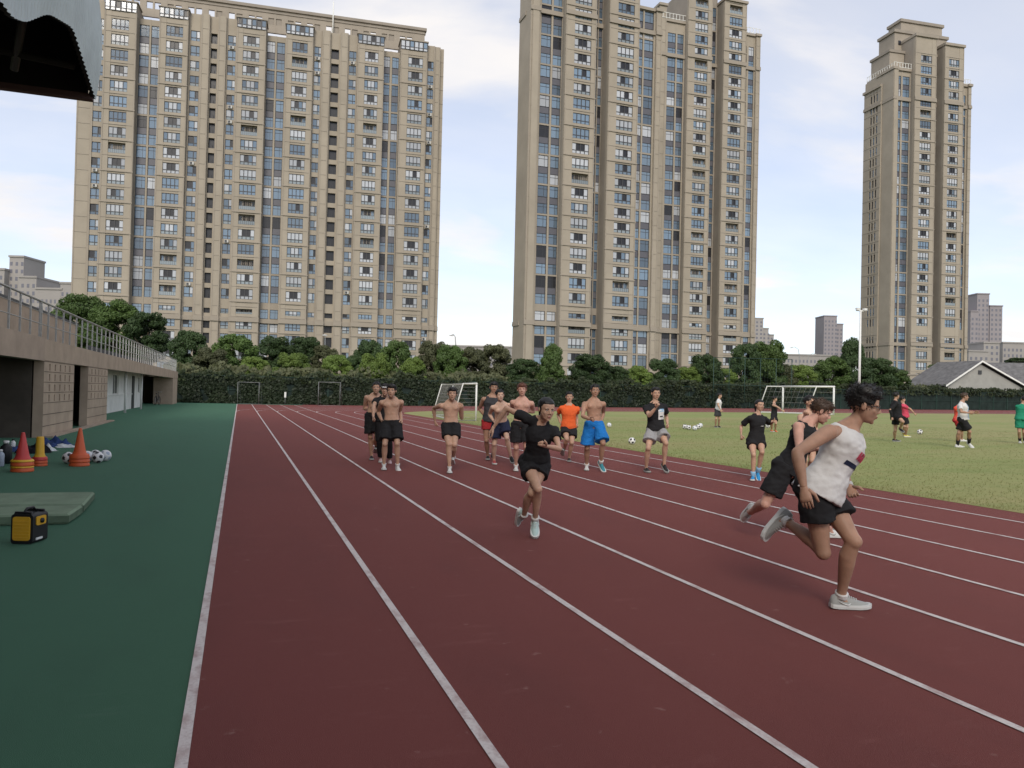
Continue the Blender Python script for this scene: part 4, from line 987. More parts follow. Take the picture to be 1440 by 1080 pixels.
TMP = bpy.data.scenes.new('workbench'); JOBS = []
def job(mb, voxel, sm, it): 
    me = mb.mesh('raw'); o = bpy.data.objects.new('raw', me); TMP.collection.objects.link(o)
    m = o.modifiers.new('r', 'REMESH'); m.mode = 'VOXEL'; m.voxel_size = voxel; m.adaptivity = 0
    s = o.modifiers.new('s', 'SMOOTH'); s.factor = sm; s.iterations = it
    JOBS.append(o); return len(JOBS)-1
def run_jobs():
    vl = TMP.view_layers[0]; vl.update(); dg = vl.depsgraph; out = []
    for o in JOBS:
        me = bpy.data.meshes.new_from_object(o.evaluated_get(dg), depsgraph=dg)
        nv = len(me.vertices); V = np.empty(nv*3, np.float32); me.vertices.foreach_get('co', V)
        nl = len(me.loops); Lp = np.empty(nl, np.int32); me.loops.foreach_get('vertex_index', Lp)
        N = np.empty(nv*3, np.float32); me.vertex_normals.foreach_get('vector', N)
        out.append((V.reshape(-1,3), Lp.reshape(-1,4), N.reshape(-1,3))); bpy.data.meshes.remove(me)
    for o in JOBS: me = o.data; bpy.data.objects.remove(o); bpy.data.meshes.remove(me)
    JOBS.clear(); return out

# head, hair, hand and shoe templates
h = MB()
h.ell((0,-.07,.13),(.355,.415,.365),20,14).ell((0,.07,-.12),(.295,.29,.34),20,14).ell((0,.13,-.32),(.215,.19,.16),16,10).ell((0,.25,-.425),(.085,.07,.07),12,8)
h.tube([(0,.325,.05),(0,.385,-.05),(0,.425,-.135)], [.035,.04,.052], 10).ell((.045,.375,-.145),(.035,.04,.03)).ell((-.045,.375,-.145),(.035,.04,.03))
for s in (-1,1):
    h.ell((s*.125,.30,.075),(.105,.065,.035),12,8).ell((s*.165,.22,-.11),(.095,.10,.10),12,8).ell((s*.36,-.03,-.03),(.035,.075,.115),10,8)
h.ell((0,.335,-.255),(.085,.05,.026),12,8).ell((0,.325,-.30),(.075,.05,.026),12,8)
h.tube([(0,-.08,-.15),(0,-.12,-.42),(0,-.14,-.60)], [.20,.19,.14], 14)
job(h, .022, .5, 2)
def hair_mb(style):
    m = MB()
    if style == 'back': m.ell((0,-.115,.175),(.385,.412,.362),20,14)
    else: m.ell((0,-.10,.17),(.385,.425,.365),20,14)
    if style == 'tall':
        m.ell((0,-.02,.36),(.34,.40,.27),16,10).ell((0,-.25,.25),(.33,.33,.35),16,10).ell((.0,.18,.38),(.26,.18,.18),14,8).ell((.2,-.05,.36),(.2,.3,.25),12,8).ell((-.2,-.05,.36),(.2,.3,.25),12,8)
    elif style == 'short':
        m.ell((0,.02,.33),(.30,.34,.20),16,10)
        for s in (-1,1): m.ell((s*.315,-.07,.09),(.05,.14,.14),10,8)
    elif style == 'fringe':
        m.ell((0,.10,.32),(.32,.30,.20),16,10).ell((0,.27,.24),(.22,.10,.10),12,8)
        for s in (-1,1): m.ell((s*.315,-.04,.08),(.05,.15,.15),10,8)
    elif style == 'back':
        m.ell((0,-.02,.30),(.31,.335,.185),16,10).ell((0,-.46,.10),(.14,.14,.14),12,8)
        for s in (-1,1): m.ell((s*.31,-.08,.05),(.06,.17,.18),10,8)
        m.tube([(0,-.5,.08),(0,-.62,-.1),(0,-.60,-.4),(0,-.55,-.6)], [.10,.11,.08,.03], 10)
    elif style == 'crop':
        m.ell((0,-.03,.22),(.345,.40,.325),18,12)
    elif style == 'bald': pass
    return m
STY = ['tall','short','fringe','back','crop']
for s in STY: job(hair_mb(s), .03, .5, 1)
_res = run_jobs(); HEAD = _res[0]; HAIRT = dict(zip(STY, _res[1:]))
def hair_mesh(style, hm, seed, spikes):
    V, Q, N = HAIRT[style]; rg = np.random.default_rng(seed)
    yq, zq = V[Q].mean(1)[:,1], V[Q].mean(1)[:,2]; keep = ~((yq > .24) & (zq < (.20 if style in ('fringe','tall') else .27)))
    V = V.copy(); nf = np.array([noise.noise(Vector(v)*7+Vector((seed,0,0))) for v in V]); V += N*(nf*(.012 if style in ('tall','back') else .02))[:,None]
    vs = [tuple(v) for v in V]; fs = [tuple(q) for q in Q[keep]]
    if spikes:
        idx = rg.choice(len(V), spikes)
        for i in idx:
            p, n = V[i], N[i]
            if p[1] > .22 and p[2] < .25: continue
            d = n+rg.normal(scale=.28, size=3)+np.array([0,.2,-.05]); d /= np.linalg.norm(d); t = np.cross(d, [.3,.5,.8]); t /= np.linalg.norm(t); b = np.cross(d,t)
            L_ = rg.uniform(.05,.10)*(1.4 if style in ('tall','fringe') else 1.); o = len(vs)
            vs += [tuple(p-d*.01+t*.022), tuple(p-d*.01-t*.011+b*.019), tuple(p-d*.01-t*.011-b*.019), tuple(p+d*L_)]
            fs += [(o,o+1,o+3),(o+1,o+2,o+3),(o+2,o,o+3)]
    me = bpy.data.meshes.new('hair'); me.from_pydata(vs, [], fs); me.materials.append(hm); me.polygons.foreach_set('use_smooth', [True]*len(me.polygons)); me.update(); return me
def hand_template(c):
    m = MB(); 
    rs = []
    for x_, wy, wz, zo in ((-.06,.125,.11,0),(.05,.14,.10,0),(.2,.19,.085,0),(.38,.215,.08,.0),(.50,.20,.06,0)):
        rs.append([(x_, wy*math.cos(a)*(1 if abs(math.cos(a))<.8 else .97), zo+wz*math.sin(a)) for a in [2*math.pi*k/12 for k in range(12)]])
    m.rings(rs)
    for y_, L_, r_ in ((.155,.40,.052),(.055,.46,.054),(-.05,.42,.052),(-.145,.33,.046)):
        p = Vector((.44,y_,0)); a = 0; pts = [p]; rr = [r_*1.05]
        for fr, cu in ((.42,c[0]),(.32,c[1]),(.26,c[2])):
            a += R(cu); p = p+Vector((math.cos(a),0,-math.sin(a)))*L_*fr; pts.append(p.copy()); rr.append(r_*(.98-.1*len(pts)))
        m.tube(pts, rr, 8)
    d = Vector((.62,.62,-.35)).normalized(); p0 = Vector((.10,.12,-.02)); p1 = p0+d*.26; d2 = (Vector((.9,.05,-.55)) if c[0] > 50 else Vector((.9,.25,-.3))).normalized(); m.tube([p0,p1,p1+d2*.17,p1+d2*.30], [.085,.065,.055,.042], 8)
    return m
HAND = {'fist': hand_template((72,88,55)), 'relax': hand_template((22,32,22))}
def shoe_tmpl():
    U = MB(); S_ = MB()
    prof = [(-.078,.020,.014,.058),(-.066,.031,.008,.085),(-.03,.036,.006,.10),(.02,.038,.006,.092),(.07,.044,.006,.070),(.12,.048,.006,.053),(.165,.045,.008,.043),(.195,.034,.012,.036),(.21,.016,.016,.028)]
    rs, ss = [], []
    for y_, w, zb, zt in prof:
        rs.append([(w*cx_*(1 if cz < .5 else .82), y_, zb+(zt-zb)*cz) for cx_, cz in ((-.9,0),(-1,.25),(-.98,.5),(-.8,.8),(-.4,1),(0,1.03),(.4,1),(.8,.8),(.98,.5),(1,.25),(.9,0))])
        e = 1.10; z0 = -.004+max(0,(y_-.14))*.14+max(0,-.05-y_)*.25; ss.append([(-w*e,y_*1.03,z0),(-w*e*1.03,y_*1.03,z0+.016),(-w*e*.96,y_*1.03,z0+.030),(w*e*.96,y_*1.03,z0+.030),(w*e*1.03,y_*1.03,z0+.016),(w*e,y_*1.03,z0)])
    U.rings(rs); S_.rings(ss, 0, True, False); return U, S_
SHOE_U, SHOE_S = shoe_tmpl()
_sh = {}
def shoe_mesh(k):
    if k not in _sh: _sh[k] = (SHOE_U.mesh('shoe', SH[k]), SHOE_S.mesh('sole', SH['white'] if k not in ('black',) else SH['grey']))
    return _sh[k]

def basis(x, y, z): return Matrix(((x.x,y.x,z.x),(x.y,y.y,z.y),(x.z,y.z,z.z)))
PEOPLE = []
def person(label, o, ground, pelvis, neck, head, aR, aL, lR, lL, fa=0, H=None, top=None, sup='R', lean=0, skin='mid', hair=('short','black'), shirt=None, shorts=None, shoes=('white','white'), socks=None,
           fem=False, tw=0, hy=None, hp=0, hands=('fist','fist'), sh=None, face=True, extra=None, build=1., tights=None, prints=(), roll=0):
    cv = lambda p: (o[0]+p[0]/o[2], o[1]+p[1]/o[2])
    gpt = gp(*cv(ground)); zc = depth(gpt); mp_ = zc/FPX
    if H is None: H = (cv(ground)[1]-cv((0,top))[1])*mp_*1.02
    k = H/1.75
    # camera-space metres (right, up, towards camera)
    def C(p): q = cv(p); return Vector(((q[0]-720)*mp_, -(q[1]-540)*mp_, 0))
    def bone(a, p, L_, s):
        q = C(p); d = Vector((q.x-a.x, q.y-a.y, 0)); l2 = d.length
        if l2 >= L_ or s == 0:
            f_ = 1. if l2 <= L_*1.06 else L_*1.06/l2
            return Vector((a.x+d.x*f_, a.y+d.y*f_, a.z))
        return Vector((q.x, q.y, a.z+s*math.sqrt(L_*L_-l2*l2)))
    P = C(pelvis); Nk = bone(P, neck, .285*H, lean); up = (Nk-P).normalized()
    fwd0 = Vector((math.sin(R(fa)), 0, math.cos(R(fa))))
    fwd = (fwd0-up*fwd0.dot(up)).normalized(); rgt = fwd.cross(up).normalized()       # person's right
    q = Matrix.Rotation(R(tw), 3, up); q2 = Matrix.Rotation(R(roll), 3, fwd); rs = q2 @ (q @ rgt); fs = up.cross(rs).normalized()
    sw = (.094 if fem else .106)*H*(.97+.03*build); hw = .052*H
    base_n = Nk-up*.042*H
    SR, SL = base_n+rs*sw, base_n-rs*sw
    HR, HL = P+rgt*hw, P-rgt*hw
    if sh:
        for nm, pp in zip(('R','L'), sh):
            if pp is None: continue
            qq = C(pp); 
            if nm == 'R': SR = Vector((qq.x,qq.y,SR.z))
            else: SL = Vector((qq.x,qq.y,SL.z))
    Hd = bone(Nk, head, .106*H, 1 if lean >= 0 else -1) if head else Nk+up*.10*H
    J = {}
    for nm, S0, a in (('R',SR,aR),('L',SL,aL)):
        E_ = bone(S0, a[0], .168*H, a[1]); Wr = bone(E_, a[2], .148*H, a[3]); J['S'+nm], J['E'+nm], J['W'+nm] = S0, E_, Wr
    for nm, H0, l in (('R',HR,lR),('L',HL,lL)):
        Kn = bone(H0, l[0], .250*H, l[1]); An = bone(Kn, l[2], .243*H, l[3]); To = bone(An, l[4], .125*H, l[5] if len(l) > 5 else 1)
        J['H'+nm], J['K'+nm], J['A'+nm], J['T'+nm] = H0, Kn, An, To
    J['P'], J['N'], J['D'] = P, Nk, Hd
    zroot = zc + J['A'+sup].z + .13*k*math.cos(R(fa))
    def Wd(v): return at(720+v.x/mp_, 540-v.y/mp_, zroot-v.z)
    ax = lambda v: (_r*v.x+_u*v.y-_f*v.z)
    for n_ in list(J): J[n_] = Wd(J[n_])
    up, fwd, rgt, rs, fs = [ax(v).normalized() for v in (up, fwd, rgt, rs, fs)]
    # feet frames
    feet = {}
    for nm in 'RL':
        l = lR if nm == 'R' else lL; A_, T_, K_ = J['A'+nm], J['T'+nm], J['K'+nm]
        d = (T_-(A_-Vector((0,0,.05*k)))) if nm == sup else (T_-A_); shin = (K_-A_).normalized()
        if nm == sup and not (len(l) > 6 and l[6] == 'toe'): d.z = 0
        if d.length < .02: d = fwd.copy()
        d.normalize(); z_ = (shin-d*shin.dot(d)); z_ = z_.normalized() if z_.length > .05 else Vector((0,0,1))
        if nm == sup and not (len(l) > 6 and l[6] == 'toe'): z_ = Vector((0,0,1))
        x_ = d.cross(z_).normalized(); feet[nm] = (A_-z_*.078*k, basis(x_, d, z_))
    # stand on the ground
    lows = min((f[0]+f[1] @ (Vector((0,y_,-.004))*k)).z for f in (feet[sup],) for y_ in (-.07,.08,.2))
    dz = zg(J['A'+sup].x) + .006 - lows
    for n_ in J: J[n_] = J[n_]+Vector((0,0,dz))
    feet = {n_: (f[0]+Vector((0,0,dz)), f[1]) for n_, f in feet.items()}
    root = empty('person', Vector((J['P'].x, J['P'].y, zg(J['P'].x))), 0, label, 'person', None); O = -root.location
    J = {n_: v+O for n_, v in J.items()}; feet = {n_: (f[0]+O, f[1]) for n_, f in feet.items()}
    far = zc > 24; vox = .0095 if zc < 10 else (.012 if not far else .016)
    b_ = build*(.93 if fem else 1.)
    Pw, Nw = J['P'], J['N']; tl = (Nw-Pw); Lt_ = tl.length
    if fem: SEC = [(-.20,.055,.07),(-.12,.115,.098),(0,.162,.115),(.14,.150,.108),(.36,.118,.090),(.55,.130,.098),(.72,.142,.120),(.84,.140,.100),(.93,.115,.078),(1.0,.062,.055),(1.06,.05,.05)]
    else: SEC = [(-.20,.055,.07),(-.12,.112,.095),(0,.150,.110),(.14,.146,.104),(.36,.130,.092),(.55,.143,.102),(.72,.163,.118),(.84,.160,.104),(.93,.128,.082),(1.0,.070,.060),(1.06,.055,.053)]
    def torso(mb, off=0., t0=-.2, t1=1.06, tmin=-9, scale_top=None, n=22):
        rings = []; ts = [s_[0] for s_ in SEC]
        for t in np.unique(np.concatenate([np.linspace(t0, t1, 15), [t0, t1]])):
            tq = max(t, tmin); a = np.interp(tq, ts, [s_[1] for s_ in SEC])*k*b_; b = np.interp(tq, ts, [s_[2] for s_ in SEC])*k*b_
            q_ = min(1, max(0, t)); rx = (rgt*(1-q_)+rs*q_).normalized(); fx = (fwd*(1-q_)+fs*q_).normalized(); fx = (fx-rx*fx.dot(rx)).normalized()
            c = Pw+tl*t + fx*(.012*k*math.sin(max(0,t)*3.1)); oa = off(t) if callable(off) else off
            a, b = a+oa, b+oa
            if scale_top and t > scale_top[0]: a *= 1-(1-scale_top[1])*min(1,(t-scale_top[0])/(1-scale_top[0]))
            rings.append([c+rx*(a*math.copysign(abs(math.cos(w))**.85, math.cos(w)))+fx*(b*math.copysign(abs(math.sin(w))**.9, math.sin(w))) for w in [2*math.pi*j/n for j in range(n)]])
        mb.rings(rings)
    def limb(mb, a, b, prof, off=0., bulge=None, bdir=None, n=14):
        pts = []; rr = []
        for i, (t, r_) in enumerate(prof):
            p = a.lerp(b, t)
            if bulge and bdir is not None: p = p+bdir*np.interp(t, [q_[0] for q_ in bulge], [q_[1] for q_ in bulge])*k
            pts.append(p); rr.append(r_*k*b_+off)
        mb.tube(pts, rr, n)
    UA = [(0,.052),(.15,.054),(.4,.050),(.6,.046),(.85,.039),(1,.038)]; FA = [(0,.038),(.2,.043),(.4,.040),(.7,.031),(.93,.025),(1,.024)]
    TH = [(-.05,.086),(.1,.090),(.3,.086),(.55,.075),(.8,.061),(.95,.055),(1,.054)]; SN = [(0,.053),(.08,.052),(.25,.058),(.4,.056),(.65,.044),(.85,.035),(1,.034)]
    if fem: UA = [(t,r_*.84) for t, r_ in UA]; FA = [(t,r_*.86) for t, r_ in FA]; 
    body = MB(); torso(body)
    body.tube([Nw-up*.05*k, Nw+(J['D']-Nw)*.5, J['D']-(J['D']-Nw)*.15], [.060*k*b_,.048*k*b_,.046*k*b_], 12)
    for nm, sg in (('R',1),('L',-1)):
        S0, E_, Wr = J['S'+nm], J['E'+nm], J['W'+nm]; H0, K_, A_ = J['H'+nm], J['K'+nm], J['A'+nm]
        body.ell(S0-up*.006*k, (.056*k*b_,)*3, 12, 8); body.tube([Nw-up*.03*k, S0.lerp(Nw-up*.04*k,.5)+up*.004*k, S0-up*.004*k], [.05*k*b_,.048*k*b_,.044*k*b_], 10); body.tube([Nw+up*.045*k-fs*.01*k, S0.lerp(Nw,.45)+up*.018*k-fs*.012*k], [.045*k*b_,.034*k*b_], 10)
        limb(body, S0, E_, UA); limb(body, E_, Wr, FA); body.ell(E_, (.038*k*b_,)*3, 10, 6)
        kb = ((H0-K_).normalized()+(A_-K_).normalized()); kb = kb.normalized() if kb.length > .12 else -fwd
        sd_ = (K_-A_).normalized(); cb = -feet[nm][1].col[1]; cb = (cb-sd_*cb.dot(sd_)); cb = cb.normalized() if cb.length > .05 else -fwd
        limb(body, H0, K_, TH); limb(body, K_, A_, SN, bulge=[(0,0),(.25,.018),(.5,.01),(1,0)], bdir=cb); body.ell(K_-kb*.010*k, (.054*k*b_,)*3, 12, 8)
        f0, fb_ = feet[nm]; body.tube([A_, f0+fb_ @ (Vector((0,.02,.045))*k), f0+fb_ @ (Vector((0,.10,.03))*k)], [.034*k,.034*k,.028*k], 10)
        if not shirt and not fem:       # chest and shoulder-blade muscle on bare torsos
            c = Pw+tl*.75+rs*(sg*.068*k)+fs*(.094*k); Mx = basis(rs, fs, up); body.ell(c, (.075*k,.040*k,.055*k), 12, 8, M=Mx)
            for t in (.42,.55): body.ell(Pw+tl*t+rgt*(sg*.038*k)+fwd*(.090*k), (.033*k,.024*k,.026*k), 8, 6, M=Mx)
        body.ell(H0-fwd*.055*k+up*.0, (.078*k,.07*k,.085*k), 10, 8, M=basis(rgt,fwd,up))
    rec = dict(root=root, J=J, feet=feet, k=k, zc=zc, skin=SK[skin], parts=[], prints=prints, up=up, fwd=fwd, rgt=rgt, fs=fs, rs=rs, Pw=Pw, tl=tl, b_=b_, seed=len(PEOPLE))
    rec['body'] = job(body, vox, .5, 3)
    if shirt:
        m = MB(); lo = shirt.get('hem', -.05); loose = shirt.get('loose', .022)
        off = lambda t: loose*k*(1+shirt.get('fl',1.3)*max(0, .38-t)) if t < .75 else loose*k*(1-.55*min(1,(t-.75)/.2))
        sl = shirt.get('sl', .5)
        torso(m, off, lo, .985 if sl else .95, tmin=.0, scale_top=None if sl else (.80, shirt.get('strap', .80)))
        for nm in 'RL':
            S0, E_ = J['S'+nm], J['E'+nm]
            if sl:
                m.ell(S0-up*.006*k, (.056*k*b_+.012*k,)*3, 12, 8); m.tube([Nw-up*.03*k, S0.lerp(Nw-up*.04*k,.5)+up*.004*k, S0-up*.004*k], [.05*k*b_+.012*k,.049*k*b_+.012*k,.045*k*b_+.012*k], 10); m.tube([Nw+up*.012*k-fs*.01*k, S0.lerp(Nw,.45)+up*.018*k-fs*.012*k], [.045*k*b_+.010*k,.034*k*b_+.011*k], 10)
                limb(m, S0, S0.lerp(E_, sl), [(0,.054),(.5,.058),(1,.062)], off=.008*k)
                if shirt.get('long'): limb(m, E_, J['W'+nm], FA, off=.012*k)
            else:
                mid = S0.lerp(Nw-up*.05*k, .42); m.tube([mid-up*.05*k+fs*.075*k, mid+up*.036*k+fs*.02*k, mid+up*.036*k-fs*.02*k, mid-up*.05*k-fs*.075*k], [.036*k]*4, 10)
        rec['parts'].append(('tank_top' if not sl else 'shirt', job(m, vox, .5, 3), CL[shirt['m']], .0055 if zc < 12 else .006, 9.))
    if shorts:
        m = MB(); torso(m, (.008 if shirt else .014)*k, -.12, .15 if (not shirt or shirt.get('fl',0) >= 2) else .08, n=20); ln = shorts.get('len', .55); fl = shorts.get('flare', .02)
        for nm in 'RL':
            H0, K_, A_ = J['H'+nm], J['K'+nm], J['A'+nm]
            e = H0.lerp(K_, min(1, ln))
            limb(m, H0, e, [(-.1 if not shirt else -.07,.092),(.25,.096),(.6,.090+fl*.5),(1,.082+fl)], off=.014*k)
            if ln > 1: limb(m, K_, K_.lerp(A_, ln-1), [(0,.062),(.3,.064),(1,.050)], off=.012*k); m.ell(K_, (.07*k,)*3, 10, 8)
            m.ell(H0-fwd*.055*k-(up*.008*k if shirt else up*0), (.092*k,.085*k,.098*k), 10, 8, M=basis(rgt,fwd,up))
        rec['parts'].append(('shorts' if ln <= 1 else 'leggings', job(m, vox, .5, 3), CL[shorts['m']], .007 if zc < 12 else .007, 8.))
    rec['shoes'] = shoes; rec['socks'] = socks; rec['hands'] = hands; rec['fem'] = fem
    # head frame
    hy_ = fa if hy is None else hy; hf = ax(Vector((math.sin(R(hy_)), -math.sin(R(hp)), math.cos(R(hy_))))).normalized()
    hu0 = (J['D']-Nw).normalized()*.35+Vector((0,0,1))*.65; hu = (hu0-hf*hu0.dot(hf)).normalized(); hr = hf.cross(hu)
    rec['head'] = (J['D'], basis(hr, hf, hu), .139*H*(.98 if fem else 1.)); rec['hair'] = hair; rec['face'] = face and zc < 22; rec['extra'] = extra
    PEOPLE.append(rec)

def finish_people():
    res = run_jobs()
    for r in PEOPLE:
        root, k = r['root'], r['k']; J = r['J']
        V, Q, N = res[r['body']]; vs = [tuple(v) for v in V]; fs = [tuple(q) for q in Q]
        hc, hm, hs = r['head']; HV = HEAD[0] @ np.array(hm.transposed())*hs*1.0 + np.array(hc); o = len(vs)
        vs += [tuple(v) for v in HV]; fs += [tuple(q+o) for q in HEAD[1]]
        for nm, kind in zip('RL', r['hands']):
            T = HAND[kind]; xw = (J['W'+nm]-J['E'+nm]).normalized(); yt = r['fwd']*.75+r['up']*.55; yt = (yt-xw*yt.dot(xw)).normalized(); zt = xw.cross(yt)*(1 if nm == 'R' else -1)
            B = basis(xw, yt, zt); sc = .19*k*(.92 if r['fem'] else 1); o = len(vs)
            vs += [tuple(J['W'+nm]-xw*.004+B @ (Vector(v)*sc)) for v in T.v]; fs += [tuple(i+o for i in (f if nm == 'R' else f[::-1])) for f in T.f]
        me = bpy.data.meshes.new('body'); me.from_pydata(vs, [], fs); me.materials.append(r['skin']); me.polygons.foreach_set('use_smooth', [True]*len(me.polygons)); me.update()
        obj('body', me, root)
        shirt_o = None
        for nm, j, m, amp, fq in r['parts']:
            V, Q, N = res[j]; sd = r['seed']*7.3
            d = np.array([noise.noise((v[0]*fq+sd, v[1]*fq, v[2]*fq*1.6))+.6*noise.noise((v[0]*fq*2.3, v[1]*fq*2.3+sd, v[2]*fq*3.4)) for v in V])
            V = V+N*(d*amp*(1.6 if nm != 'leggings' else .3))[:,None]
            me = fast_mesh(nm, V, Q, m); me.polygons.foreach_set('use_smooth', [True]*len(me.polygons)); oo = obj(nm, me, root)
            if nm in ('shirt','tank_top'): shirt_o = (oo, V, Q)
            if nm == 'shorts': shorts_o = (oo, V, Q)
        for nm, sk in zip('RL', r['shoes']):
            f0, fb = r['feet'][nm]; um, sm_ = shoe_mesh(sk); mx_ = Matrix.Translation(f0) @ (fb*k*.98).to_4x4()
            so = obj('shoe', um, root); so.matrix_local = mx_; obj('sole', sm_, so)
            if r['zc'] < 10:
                lc = MB()
                for q_ in range(5):
                    y_ = .035+.017*q_; zt_ = np.interp(y_, [.02,.07,.12], [.096,.074,.056]); lc.tube([(-.022,y_,zt_-.006),(0,y_+.006,zt_+.004),(.022,y_,zt_-.006)], .0032, 5)
                obj('laces', lc.mesh('laces', SH['white'] if sk != 'white' else SH['grey']), so)
                for sx in (-1,1):
                    mk = MB(); pts = [(.02,.045,.048),(.045,.034,.043),(.02,.024,.041),(-.02,.046,.040)]
                    mk.tube([(sx*.0412,.055,.040),(sx*.0425,.035,.026),(sx*.0405,.005,.034),(sx*.038,-.03,.052)], [.003,.007,.005,.001], 6); obj('side_mark', mk.mesh('side_mark', SH['white'] if sk != 'white' else SH['grey']), so)
            if r['socks']:
                A_, K_ = J['A'+nm], J['K'+nm]; hgt, mm = r['socks'][1], CL[r['socks'][0]]
                mb = MB(); f1 = f0+fb @ (Vector((0,-.005,.06))*k); mb.tube([f1, A_, A_.lerp(K_,hgt*.5), A_.lerp(K_,hgt)], [.042*k,.041*k,(.042+.03*hgt)*k,(.043+.05*hgt)*k], 12); mb.build('sock', mm, root)
        st, hcmat = r['hair']
        H4 = Matrix.Translation(hc) @ (hm*hs).to_4x4()
        if st != 'bald':
            ho = obj('hair', hair_mesh(st, HAIR[hcmat], r['seed'], 0 if st == 'back' else 420 if r['zc'] < 12 else 200), root); ho.matrix_local = H4
        if r['face']:
            for s in (-1,1):
                e = MB().ell((s*.125,.318,.012),(.048,.030,.024),10,6).build('eye', M['eye_w'], root); e.matrix_local = H4
                MB().ell((s*.122,.338,.012),(.022,.014,.022),8,6).build('iris', M['eye_d'], e)
                w = MB().tube([(s*.05,.360,.075),(s*.12,.362,.095),(s*.20,.325,.08)], [.012,.015,.006], 6).build('eyebrow', HAIR[hcmat], root); w.matrix_local = H4
            w = MB().ell((0,.378,-.257),(.075,.012,.016),12,6).ell((0,.368,-.292),(.065,.012,.018),12,6).build('mouth', M['lip'], root); w.matrix_local = H4
        if r['extra'] == 'glasses':
            g = MB()
            for s in (-1,1):
                rim = [(s*.13+.085*math.cos(a), .385, .01+.06*math.sin(a)) for a in [2*math.pi*i/14 for i in range(15)]]; g.tube(rim, .010, 5); g.tube([(s*.21,.385,.02),(s*.34,.15,.03),(s*.345,-.02,.02)], .010, 5)
            g.tube([(-.045,.39,.02),(.045,.39,.02)], .010, 5); go = g.build('glasses', M['dark_metal'], root); go.matrix_local = H4
        if r['extra'] == 'cap':
            g = MB().ell((0,-.08,.22),(.375,.43,.30),18,10).add([(-.25,.25,.24),(.25,.25,.24),(.18,.58,.20),(-.18,.58,.20),(-.25,.25,.21),(.25,.25,.21),(.18,.58,.175),(-.18,.58,.175)],[(0,1,2,3),(7,6,5,4),(0,4,5,1),(1,5,6,2),(2,6,7,3),(3,7,4,0)])
            go = g.build('cap', CL['white'], root); go.matrix_local = H4
        if r['extra'] == 'bracelet' or r['extra'] == 'glasses':
            W_l, E_l = J['WL'], J['EL']; ax_ = (W_l-E_l).normalized(); MB().tube([W_l-ax_*.035, W_l-ax_*.01], [.031*k,.030*k], 12).build('bracelet', CL['white'], root)
        # flat prints laid on the cloth
        for (nm, what, u0, v0, w, hh, mname, poly) in r['prints']:
            tgt = shirt_o if what == 'shirt' else shorts_o
            bv = bvhtree.BVHTree.FromPolygons([Vector(p) for p in tgt[1]], [tuple(int(i) for i in q_) for q_ in tgt[2]])
            vd, fc = [], []; n = 8; idm = {}
            for i in range(n+1):
                for j in range(n+1):
                    uu, vv = u0+w*(i/n-.5), v0+hh*(j/n-.5); c = r['Pw']+r['tl']*vv+r['rs']*(-uu)*k + r['fs']*1.0
                    hit = bv.ray_cast(c, -r['fs'])
                    if hit[0] is None: continue
                    idm[i,j] = len(vd); vd.append(tuple(hit[0]+hit[1]*.004 if hit[1].dot(r['fs']) > 0 else hit[0]-hit[1]*.004))
            for i in range(n):
                for j in range(n):
                    if all(q_ in idm for q_ in ((i,j),(i+1,j),(i+1,j+1),(i,j+1))) and poly((i+.5)/n, (j+.5)/n): fc.append((idm[i,j],idm[i+1,j],idm[i+1,j+1],idm[i,j+1]))
            if fc:
                me = bpy.data.meshes.new(nm); me.from_pydata(vd, [], fc); me.materials.append(CL[mname]); me.update(); obj(nm, me, tgt[0])
allp = lambda a, b: True
ZA, ZW, ZC, ZG, ZF, ZR = (1000,520,3.), (660,520,4.318), (490,510,6.355), (860,520,5.538), (840,530,4.5), (1240,545,7.2)
# sprinters in front
person('sprinter in white sleeveless top and glasses, nearest the camera', ZA, (560,1018), (455,512), (590,244), (650,152), ((362,350),1,(392,500),1), ((545,400),-1,(585,495),1),
       ((470,765),1,(318,640),-1,(258,718),0), ((600,724),1,(548,956),-1,(655,1005),0), fa=62, H=1.80, sup='L', skin='tan', hair=('tall','black'), shirt=dict(m='white',sl=0,hem=-.08,loose=.032,fl=2.8,strap=.92), shorts=dict(m='black',len=.52,flare=.028),
       shoes=('grey','grey'), hy=66, hp=12, sh=((500,260),None), hands=('relax','relax'), extra='glasses', socks=('white',.07), prints=(('chest_print','shirt',-.03,.66,.15,.12,'pink',lambda u,v: int(u*8) % 4 != 1 or .3 < v < .6),('chest_print','shirt',-.06,.50,.17,.07,'navy',allp)))
person('sprinter in black sleeveless top leaning forward just behind the white top', ZA, (520,712), (326,410), (412,212), (478,165), ((372,335),1,(450,330),1), ((480,310),-1,(540,250),-1),
       ((228,562),-1,(166,600),-1,(130,655),-1), ((440,555),1,(500,672),-1,(545,700),0), fa=66, H=1.76, sup='L', skin='rosy', hair=('fringe','brown'), shirt=dict(m='black',sl=0,hem=-.14,strap=.85,fl=2.2), shorts=dict(m='black',len=.75,flare=.03), shoes=('white','white'), hy=72, hp=28)
person('bare shouldered runner almost hidden behind the black sleeveless sprinter', ZA, (405,494), (408,310), (412,190), (418,140), ((380,250),1,(395,200),1), ((440,250),-1,(450,300),1), ((395,390),1,(400,478),-1,(412,490),0), ((425,390),1,(420,450),-1,(430,470),0), fa=35, H=1.70, sup='R', skin='mid', hair=('short','black'), shorts=dict(m='black',len=.6))
